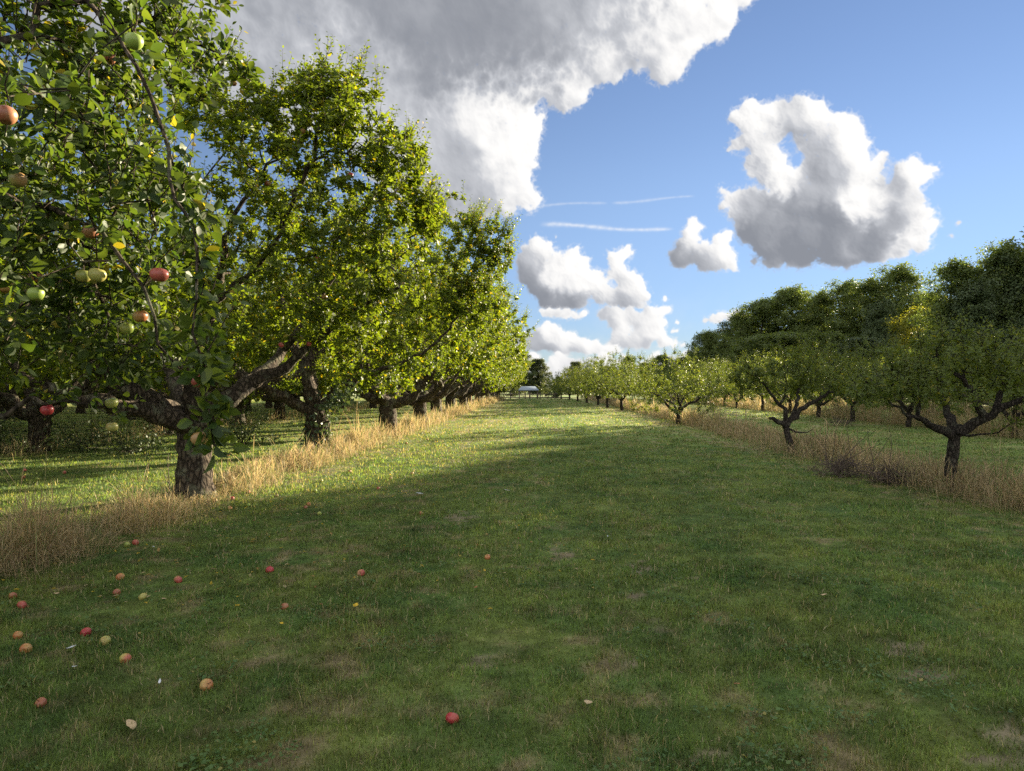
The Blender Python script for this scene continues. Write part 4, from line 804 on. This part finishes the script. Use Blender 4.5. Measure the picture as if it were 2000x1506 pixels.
strip('dry_grass', lambda y: -11.9+.03*y, 1.6, 8, 70, 7000, .40, 'dry grass in the shaded row behind the left row', seg=3)
# ------------------------------------------------------------------ clover and small broad weeds in the turf
n = 9000; x, y = lawn_points(n, 2.3, 11, 1.1); k = pn(x, y, .9, 71, 3) > .12; x, y = x[k], y[k]; n = len(x)
B_ = np.repeat(np.c_[x, y, zg(x, y)+.012+rg.random(n)*.012], 4, 0)+rg.normal(size=(n*4, 3))*np.array([.006, .006, .002]); A_ = np.tile(np.array([0, 0, 1.0]), (n*4, 1))+rg.normal(size=(n*4, 3))*.25
CLOVER = leaf_mat('clover_leaf', (.055, .12, .035), (.11, .19, .06), (.3, .26, .08), tw=.3, spec=.25)
o = leaves('clover', B_, A_, rg.uniform(1.0, 1.5, n*4), (np.arange(n*4) % 4)*1.57+rg.normal(size=n*4)*.3, rg.uniform(.014, .030, n*4), .75, 'mid', CLOVER, None, rg, droop=.1, yellow=.05)
tag(o, 'clover and small broad leaved weeds growing in the near lawn', 'clover', kind='stuff')
# ------------------------------------------------------------------ apples
def apple_mat(name, base, blush, amt):
    m, t, p = material(name); g = N(t, 'ShaderNodeTexCoord'); n = N(t, 'ShaderNodeTexNoise'); t.links.new(g.outputs['Object'], n.inputs[0]); n.inputs['Scale'].default_value = 14; n.inputs['Detail'].default_value = 5
    s = N(t, 'ShaderNodeSeparateXYZ'); t.links.new(g.outputs['Object'], s.inputs[0])
    f = M(t, 'ADD', M(t, 'MULTIPLY', s.outputs[0], 14), M(t, 'MULTIPLY', n.outputs[0], 1.2)); r = N(t, 'ShaderNodeMapRange'); t.links.new(f, r.inputs[0]); r.inputs[1].default_value = .6-amt; r.inputs[2].default_value = 1.3-amt
    c = MIX(t, r.outputs[0], base, blush); v = N(t, 'ShaderNodeTexVoronoi'); t.links.new(g.outputs['Object'], v.inputs[0]); v.inputs['Scale'].default_value = 190
    c = MIX(t, M(t, 'MULTIPLY', M(t, 'LESS_THAN', v.outputs[0], .22), .35), c, (.55, .45, .22)); t.links.new(c, p.inputs['Base Color']); p.inputs['Roughness'].default_value = .38
    p.inputs['Subsurface Weight'].default_value = .1; p.inputs['Subsurface Scale'].default_value = .01
    return m
AM = {'red': apple_mat('apple_red', (.38, .13, .07), (.36, .03, .04), .8), 'pink': apple_mat('apple_pink', (.38, .26, .10), (.38, .08, .06), .55), 'orange': apple_mat('apple_orange', (.42, .28, .09), (.40, .15, .05), .45),
      'yellow': apple_mat('apple_yellow', (.36, .34, .09), (.38, .26, .09), .25), 'green': apple_mat('apple_green', (.25, .34, .06), (.36, .36, .09), .2), 'olive': apple_mat('apple_olive', (.24, .27, .06), (.34, .20, .08), .4), 'brown': apple_mat('apple_brown', (.36, .18, .08), (.28, .09, .05), .5),
      'half': apple_mat('apple_half', (.42, .46, .10), (.42, .12, .07), .55)}
STALK = plain('stalk', (.08, .05, .03)); ROT = plain('rotten_flesh', (.30, .16, .07), .8, .4, 60)
def apple(loc, Dm, key, label, group, rg, stalk_up=True, flat=.88, bite=False, tilt=None):
    root = empty('apple', loc); tag(root, label, 'apple', group); nl, ns = 14, 20; V = []; lump_ = 1+rg.normal(size=3)*.03
    for i in range(nl+1):
        th = math.pi*i/nl; r = math.sin(th)**.92*(1+.07*math.cos(th)); z = math.cos(th)*.88
        z -= .23*math.exp(-(th/.33)**2)-.14*math.exp(-((math.pi-th)/.30)**2)
        for j in range(ns):
            a = 2*math.pi*j/ns; q = r*(1+.025*math.cos(5*a)*(th/3.14)+.03*math.sin(a*2+lump_[0]*40)); V.append((q*math.cos(a)*lump_[0], q*math.sin(a)*lump_[1], z*flat/.88*lump_[2]))
    V = np.array(V)*Dm/2; Q = [(i*ns+j, (i+1)*ns+j, (i+1)*ns+(j+1) % ns, i*ns+(j+1) % ns) for i in range(nl) for j in range(ns)]
    o = mesh('fruit', V, None, Q, AM[key], root, True); b = Buf(); tube(b, [(0, 0, Dm*.26), (.003, 0, Dm*.5), (.008, .002, Dm*.72)], [.0022, .0016, .002], 6); b.build('stalk', STALK, root, True)
    if bite:
        b = Buf(); v = unit(rg.normal(size=(60, 3)))
        u1 = bpy.data.meshes.new('t'); 
        import bmesh
        bm = bmesh.new(); bmesh.ops.create_icosphere(bm, subdivisions=3, radius=Dm*.24)
        for q in bm.verts: q.co *= 1+rg.normal()*.04
        P = np.array([q.co[:] for q in bm.verts])*np.array([1, 1, .5]); T = [[w_.index for w_ in f.verts] for f in bm.faces]; bm.free(); bpy.data.meshes.remove(u1)
        mesh('brown_spot', P+np.array([Dm*.28, -Dm*.14, Dm*.14]), T, None, ROT, root, True)
    root.rotation_euler = tilt if tilt else ((rg.uniform(-.2, .2), rg.uniform(-.2, .2), rg.random()*6.28) if stalk_up else (rg.uniform(.4, 2.6), rg.uniform(-.5, .5), rg.random()*6.28)); return root
rg = np.random.default_rng(77)
for (px, py, d, key, lb) in APPLES: apple(W(px, py, d), rg.uniform(.068, .077), key, lb, 'apples hanging in the near tree', rg)
def hang_on(sk, base, targets, group):
    small = np.where((sk.r < .02) & (sk.P[:sk.n, 2] > 1.2))[0]; PW = sk.P[small]+base
    for (px, py, d, key, lb) in targets:
        t = W(px, py, d); i = int(np.argmin(np.linalg.norm((PW-t)*np.array([1, .35, 1]), axis=1))); p = PW[i]; apple(p-np.array([0, 0, .06]), .078, key, lb, group, rg)
hang_on(sk1, T1, [(512, 337, 9, 'pink', 'small pink apple high in the tall tree, left of its middle'), (690, 320, 9, 'red', 'small red apple high in the tall tree, toward its right side'), (692, 120, 9, 'orange', 'tiny orange apple near the top of the tall tree'), (600, 250, 9, 'orange', 'tiny yellow orange apple in the upper crown of the tall tree'),
 (470, 170, 9, 'pink', 'small apple at the upper left edge of the tall crown'), (590, 662, 9.5, 'pink', 'pink apple above the lit limb, upper of two'), (583, 700, 9.5, 'red', 'pink red apple above the lit limb, lower of two'), (620, 570, 9.5, 'orange', 'yellow apple in the middle of the crown over the limb'), (626, 512, 9.5, 'pink', 'small pink apple in the bright leaves at the centre of the tall tree'),
 (330, 790, 8.8, 'yellow', 'yellow apple on the shaded limb beside the trunk'), (370, 465, 9, 'orange', 'orange apple in the sunlit leaves above the first trunk')], 'apples hanging in the first tall tree')
hang_on(sk2, T2, [(828, 676, 15, 'orange', 'small orange apple low in the bright leaves of the ivy clad tree'), (760, 600, 15, 'pink', 'small pink apple in the right side of the ivy clad tree'), (792, 545, 15, 'yellow', 'small yellow apple near the edge of the ivy clad tree'), (700, 640, 15, 'red', 'small red apple over the ivy clad trunk')], 'apples hanging in the ivy clad tree')
FALL = [(527, 1113, 'red', 'bright red fallen apple alone on the grass, left of the middle'), (705, 1122, 'pink', 'pinkish red fallen apple farther right, above the yellow leaf'), (168, 1237, 'red', 'dull red fallen apple, left of the green one'), (205, 1253, 'yellow', 'yellow green fallen apple between the dull red and the two toned one'),
 (245, 1287, 'half', 'two toned red and yellow green fallen apple'), (50, 1270, 'orange', 'orange yellow fallen apple near the left edge'), (403, 1340, 'orange', 'orange yellow fallen apple with a brown pecked side'), (80, 1373, 'brown', 'brown rotting apple sunk in the grass at lower left'), (883, 1402, 'red', 'dark red fallen apple nearest the bottom of the picture'),
 (43, 1182, 'pink', 'reddish orange fallen apple near the left edge, below the brown one'), (25, 1162, 'brown', 'brownish red fallen apple at the foot of the dry grass, far left'), (235, 1127, 'orange', 'orange yellow fallen apple below the dry grass'), (228, 1156, 'brown', 'small brown fallen apple just below the orange yellow one'), (279, 1165, 'yellow', 'pale yellow fallen apple right of the small brown one'),
 (248, 1065, 'green', 'green fallen apple at the edge of the dry grass'), (265, 1060, 'pink', 'pink fallen apple touching the green one at the edge of the dry grass'), (348, 1132, 'pink', 'small pink fallen apple half hidden in the grass'), (556, 1186, 'brown', 'small brownish orange fallen apple right of centre left'), (420, 976, 'orange', 'orange fallen apple at the foot of the first trunk'),
 (453, 972, 'red', 'red fallen apple just right of the first trunk'), (449, 991, 'orange', 'small orange fallen apple below the red one near the trunk'), (485, 985, 'green', 'pale green fallen apple right of the trunk'), (603, 984, 'orange', 'orange fallen apple well right of the trunk, beside a brown one'), (597, 990, 'brown', 'brown fallen apple touching the orange one right of the trunk'),
 (624, 1003, 'green', 'bright green fallen apple right of the orange and brown pair'), (540, 966, 'yellow', 'yellow fallen apple midway between the trunk and the orange one'), (805, 922, 'pink', 'small red fallen apple at the edge of the tree shadow'), (739, 952, 'pink', 'pinkish fallen apple in the shadow left of the path middle'), (763, 931, 'orange', 'small orange fallen apple just above the pinkish one'),
 (822, 1003, 'pink', 'small pale red fallen apple in the open shaded lawn'), (952, 1089, 'orange', 'small orange fallen apple on the open lawn, middle'), (35, 1243, 'orange', 'broken orange fallen apple above the left edge one'), (683, 918, 'pink', 'small pink fallen apple in the sunlit strip of lawn'), (340, 1010, 'orange', 'small orange fallen apple on the dry grass in front of the trunk'), (70, 1005, 'orange', 'small orange fallen apple behind the dry grass at the left')]
for k, (px, py, key, lb) in enumerate(FALL):
    g = Gd(px, py+3); Dm = .067 if k < 20 else .058
    if key == 'brown': Dm *= .85
    zz = float(zg(np.array([g[0]]), np.array([g[1]]))[0]); apple((g[0], g[1], zz+Dm*.26), Dm, key, lb, 'windfall apples on the grass', rg, False, bite=(k in (3, 6, 7)))
# many more windfalls, too small to tell apart, in the sunlit grass by the left row
def windfalls():
    for k in range(26):
        y = rg.uniform(10.5, 24); x = rg.uniform(-9.5, -2.6) if k % 3 else rg.uniform(-3.8, -1.6); Dm = .062; key = ['orange', 'yellow', 'pink', 'green'][k % 4]
        r = apple((x, y, float(zg(np.array([x]), np.array([y]))[0])+Dm*.4), Dm, key, 'small %s windfall apple lying in the grass around the left tree row' % {'orange': 'orange', 'yellow': 'yellow', 'pink': 'pink', 'green': 'green'}[key], 'small windfall apples around the left tree row, '+key, rg, False)
windfalls()
# ------------------------------------------------------------------ fallen leaves, feathers, pale stones
YL = plain('yellow_leaf', (.62, .42, .03), .6, .15, 60); TL = plain('tan_leaf', (.50, .38, .22), .7, .2, 60); WH = plain('white_feather', (.62, .66, .70), .7, .1, 60); BR = plain('brown_leaf', (.26, .13, .05), .7, .3, 60)
def flat_leaf(px, py, L_, mat, name, label, cat, group, asp=.55, lift=.03, curl=.35):
    g = Gd(px, py); z = float(zg(np.array([g[0]]), np.array([g[1]]))[0])+lift; n = 9; V = []; a = rg.random()*6.28; r2 = rg.uniform(-.4, .4)
    for i in range(n):
        t = i/(n-1); w = asp*L_*.5*math.sin(math.pi*min(1, t**.8*.97+.03))**.8
        for s_ in (-1, -.5, 0, .5, 1): V.append(((t-.5)*L_, w*s_*(1+rg.normal()*.05), curl*abs(s_)**1.5*w+.25*L_*(t-.5)**2+rg.normal()*.0008))
    V = np.array(V); V2 = V+np.array([0, 0, .0012]); Q = []
    for off, fl in ((0, 1), (len(V), 0)):
        for i in range(n-1):
            for j in range(4):
                q = (off+i*5+j, off+i*5+j+1, off+(i+1)*5+j+1, off+(i+1)*5+j); Q.append(q[::-1] if fl else q)
    m = len(V); rim = [j for j in range(5)]+[i*5+4 for i in range(1, n)]+[(n-1)*5+j for j in (3, 2, 1, 0)]+[i*5 for i in range(n-2, 0, -1)]
    for i in range(len(rim)): a_, b_ = rim[i], rim[(i+1) % len(rim)]; Q.append((a_, b_, b_+m, a_+m))
    o = mesh(name, np.r_[V, V2], None, Q, mat, None, True); o.location = (g[0], g[1], z); o.rotation_euler = (r2, rg.uniform(-.3, .3), a); tag(o, label, cat, group); return o
for px, py, L_, mt, lb in [(695, 1190, .065, YL, 'bright yellow fallen leaf in the middle of the shaded lawn'), (550, 1225, .05, YL, 'small yellow fallen leaf left of the bright yellow one'), (762, 929, .06, YL, 'yellow fallen leaf by the tree shadow edge'), (1148, 1381, .075, TL, 'pale tan curled leaf near the bottom middle'), (255, 1427, .085, TL, 'pale upright piece of leaf at the lower left'),
                       (110, 1165, .07, TL, 'tan fallen leaf under the dry grass on the left'), (320, 1176, .06, TL, 'small tan leaf right of the pale yellow apple'), (1440, 1346, .035, BR, 'small orange brown leaf on the lower right lawn'), (930, 1155, .05, BR, 'dark brown leaf on the middle of the lawn'), (1125, 1118, .04, TL, 'small tan leaf near the dry patch of the path'), (1610, 1171, .07, TL, 'faint tan leaf on the right lawn'), (225, 1170, .05, TL, 'small whitish leaf below the small brown apple'), (418, 1117, .05, TL, 'small tan leaf left of the bright red apple')]:
    flat_leaf(px, py, L_, mt, 'fallen_leaf', lb, 'leaf', 'fallen leaves on the lawn')
for px, py, L_, lb in [(139, 1273, .07, 'white feather by the orange yellow apple at the left'), (146, 1310, .045, 'small white feather below the two toned apple'), (312, 1340, .045, 'small white feather left of the pecked apple'), (820, 968, .11, 'pale feather on the shaded lawn, left of the path middle'), (990, 960, .10, 'white feather near the middle of the shaded path'), (1187, 1051, .04, 'tiny white feather right of the dry path strip'), (1412, 1013, .05, 'tiny white feather far right on the lawn'), (300, 1073, .05, 'tiny white feather right of the green fallen apple')]:
    flat_leaf(px, py, L_, WH, 'feather', lb, 'feather', 'feathers on the lawn', asp=.3)
# ------------------------------------------------------------------ litter of small leaves round the left row (nobody could count it)
n = 2600; x = -3.4+rg.normal(size=n)*1.9; y = rg.uniform(5, 30, n); ok = (x > -12) & (x < 1.5); x, y = x[ok], y[ok]; n = len(x)
A_ = rg.normal(size=(n, 3)); A_[:, 2] = .3
c = np.array([[.55, .40, .05], [.40, .26, .10], [.50, .42, .25], [.25, .14, .06]])[rg.choice(4, n)]
T_, tri_, _q = TPL['mid']; f_ = unit(np.c_[rg.normal(size=(n, 2)), rg.normal(size=n)*.25]); s_ = unit(np.cross(f_, np.array([0, 0, 1.0]))); nr_ = np.cross(s_, f_); Lh = rg.uniform(.025, .05, n)[:, None, None]
V = np.c_[x, y, zg(x, y)+.028][:, None]+f_[:, None]*T_[None, :, 0:1]*Lh+s_[:, None]*T_[None, :, 1:2]*Lh*.6+nr_[:, None]*T_[None, :, 2:3]*Lh
tag(mesh('leaf_litter', V.reshape(-1, 3), (np.array(tri_)[None]+(np.arange(n)*5)[:, None, None]).reshape(-1, 3), None, GRASS, None, False, np.repeat(c, 5, 0)), 'scattered small dead leaves on the grass by the left row', 'leaf litter', kind='stuff')
# ------------------------------------------------------------------ heaps of dead bramble in the right hand dry grass
TWIG = plain('dead_twig', (.10, .075, .06), .85, .35, 30)
def brush(px, py, w, h, seed, label, nt=260, stick=6):
    r_ = np.random.default_rng(seed); g = Gd(px, py); o = Buf()
    for k in range(nt):
        a = r_.random()*6.28; p = np.array([r_.normal()*w*.22, r_.normal()*w*.22, r_.random()*h*.5]); d = unit(np.array([math.cos(a), math.sin(a), r_.uniform(-.1, .6)])); P = [p]; L_ = r_.uniform(.15, .5)*w/6
        for i in range(6): d = unit(d+r_.normal(size=3)*.35+np.array([0, 0, -.16 if p[2] > h*.7 else .05])); p = p+d*L_; p[2] = max(p[2], .01); p = p-np.array([p[0], p[1], 0])*.06; P.append(p.copy())
        tube(o, P, np.linspace(.0055, .002, 7)*r_.uniform(.6, 1.4), 3, False)
    for k in range(stick):
        a = r_.uniform(-1, 1); P = [np.array([r_.normal()*w*.2, r_.normal()*w*.2, .1])]; d = unit(np.array([a*.7, r_.normal()*.3, 1]))
        for i in range(6): d = unit(d+r_.normal(size=3)*.13); P.append(P[-1]+d*h*.33)
        tube(o, P, np.linspace(.008, .003, 7), 4, False)
    ob = o.build('brush_heap', TWIG); ob.location = (g[0], g[1], 0); tag(ob, label, 'brush heap', 'heaps of dead bramble in the dry grass')
brush(1645, 930, 1.0, .50, 1, 'left heap of dark dead bramble between the two nearest plum trees')
brush(1738, 945, .95, .42, 2, 'right heap of dark dead bramble, nearer the closest plum tree', stick=3)
brush(1640, 832, 1.2, .45, 3, 'dark heap of dead bramble in the second band of dry grass', 160, 2)
brush(1835, 812, 1.8, .8, 4, 'grey tangle of dead twigs behind the nearest plum tree', 240, 3)
# ------------------------------------------------------------------ undergrowth in the shade on the left
def bush(x, y, w, h, seed, label, mat=LEAF_DARK, n=900, L_=.07, name='bramble_bush', group='bushes in the shade on the left'):
    r_ = np.random.default_rng(seed); root = empty(name, (x, y, 0)); tag(root, label, 'bush', group); b = Buf(); B = []; A = []
    for k in range(26):
        a = r_.random()*6.28; d = unit(np.array([math.cos(a)*w, math.sin(a)*w, h*1.2])); P = [np.array([r_.normal()*.08, r_.normal()*.08, 0])]
        for i in range(6): d = unit(d+r_.normal(size=3)*.2+np.array([0, 0, -.10])); P.append(P[-1]+d*h*.22)
        tube(b, P, np.linspace(.007, .002, 7), 3, False)
        for _ in range(n//26): t = r_.random()*5+.9; i = min(int(t), 5); B.append(P[i]+(P[i+1]-P[i])*(t-i)+r_.normal(size=3)*.06); A.append(d+r_.normal(size=3)*.5)
    B = np.array(B); A = np.array(A); m = len(B); leaves('foliage', B, A, r_.uniform(.6, 1.5, m), r_.random(m)*6.28, L_*r_.uniform(.6, 1.3, m), .65, 'mid', mat, root, r_); b.build('stem', BARK, root)
for k, (x, y, w, h, lb) in enumerate([(-8.9, 16.5, 1.0, .8, 'low dark bramble bush behind the first trunk on the left'), (-10.4, 17.4, 1.1, .9, 'dark bramble bush left of the low one behind the first trunk'), (-12.2, 17.2, 1.2, 1.0, 'broad dark bramble bush in the deep shade at far left'), (-14.5, 19.5, 1.4, 1.3, 'tall dark bramble bush deep in the left orchard'), (-7.4, 19.5, .9, .9, 'dark bush in the shade between the first two trunks on the left'), (-16.5, 16, 1.6, 1.4, 'dark bush at the left edge under the shaded trees'), (-12.0, 24, 1.5, 1.2, 'dark bush seen left of the ivy clad trunk'), (-11.6, 31, 1.5, 1.2, 'dark bush seen just right of the ivy clad trunk')]):
    bush(x, y, w, h, 300+k, lb)
# a sapling stick beside the first trunk
b = Buf(); g = Gd(345, 968)
for P, r_ in (([(0, 0, 0), (-.01, 0, .25), (-.03, 0, .45), (-.02, 0, .62)], .008), ([(-.01, 0, .18), (-.10, .02, .34), (-.13, .02, .40)], .006), ([(-.03, 0, .40), (.02, 0, .52)], .004)): tube(b, P, np.linspace(r_, r_*.4, len(P)), 5)
o = b.build('dead_stick', TWIG); o.location = (g[0]-.1, g[1], 0); tag(o, 'thin forked dead stick standing beside the first trunk', 'stick')
# ------------------------------------------------------------------ shelter and fence at the end of the path
WOODM = plain('weathered_wood', (.12, .10, .08), .85, .3, 8); ROOFM = plain('roof_sheet', (.20, .25, .30), .5, .12, 3, .5)
zl = lambda x, y: float(zg(np.array([x]), np.array([y]))[0])
sx0, sy0 = (1032-1000)/1389*98, 98.0; z0 = zl(sx0, sy0); sh = empty('shelter', (sx0, sy0, z0)); tag(sh, 'open shelter with a grey sloping roof on dark posts at the far path end', 'shelter')
b = Buf(); w_, dp, eh, rh = 1.25, 1.6, 1.82, 2.33
V = np.array([(-w_-.15, -dp, eh), (w_+.15, -dp, eh), (w_*.75, 0, rh), (-w_*.75, 0, rh), (-w_-.15, dp, eh), (w_+.15, dp, eh)]); V2 = V-np.array([0, 0, .07])
b.add(np.r_[V, V2], T=[(1, 5, 2), (4, 0, 3), (11, 7, 8), (6, 10, 9)], Q=[(0, 1, 2, 3), (3, 2, 5, 4), (7, 6, 9, 8), (8, 9, 10, 11), (0, 6, 7, 1), (1, 7, 11, 5), (5, 11, 10, 4), (4, 10, 6, 0)]); b.build('roof', ROOFM, sh)
for xx in (-w_, w_*.15, w_):
    for yy in (-dp*.85, dp*.85): b = Buf(); box(b, (xx, yy, .9), (.14, .14, 1.84)); b.build('post', WOODM, sh)
b = Buf(); box(b, (0, -dp*.85, 1.74), (2*w_, .10, .14)); box(b, (0, dp*.85, 1.74), (2*w_, .10, .14)); b.build('beam', WOODM, sh)
b = Buf(); box(b, (-.3, dp*.6, .45), (1.6, .5, .08)); box(b, (-1.0, dp*.6, .2), (.1, .45, .42)); box(b, (.4, dp*.6, .2), (.1, .45, .42)); b.build('bench', WOODM, sh)
fy = 91.0; fx0, fx1 = -4.0, 7.5; zf = zl(1, fy); fe = empty('fence', (0, fy, zf)); tag(fe, 'low weathered post and rail fence across the far end of the path', 'fence')
for xx in np.arange(fx0, fx1+.1, 1.9): b = Buf(); box(b, (xx, 0, .5), (.13, .12, 1.15)); b.build('post', WOODM, fe)
for zz in (.45, .88): b = Buf(); box(b, ((fx0+fx1)/2, -.09, zz), (fx1-fx0, .05, .12)); b.build('rail', WOODM, fe)
# off-path hedge bushes around the shelter
for k, (px, d, h, lb) in enumerate([(1085, 93, 1.6, 'small green bush right of the shelter'), (1066, 104, 2.0, 'bush just behind the right side of the shelter'), (1000, 100, 1.8, 'bush left of the shelter')]):
    bush((px-1000)/1389*d, d, 1.6, h, 330+k, lb, LEAF_FAR, 1600, .16, 'green_bush', 'bushes by the shelter')
print('faces', sum(len(o.data.polygons) for o in bpy.data.objects if o.type == 'MESH' and o.data.users < 2), 'objs', len(bpy.data.objects))
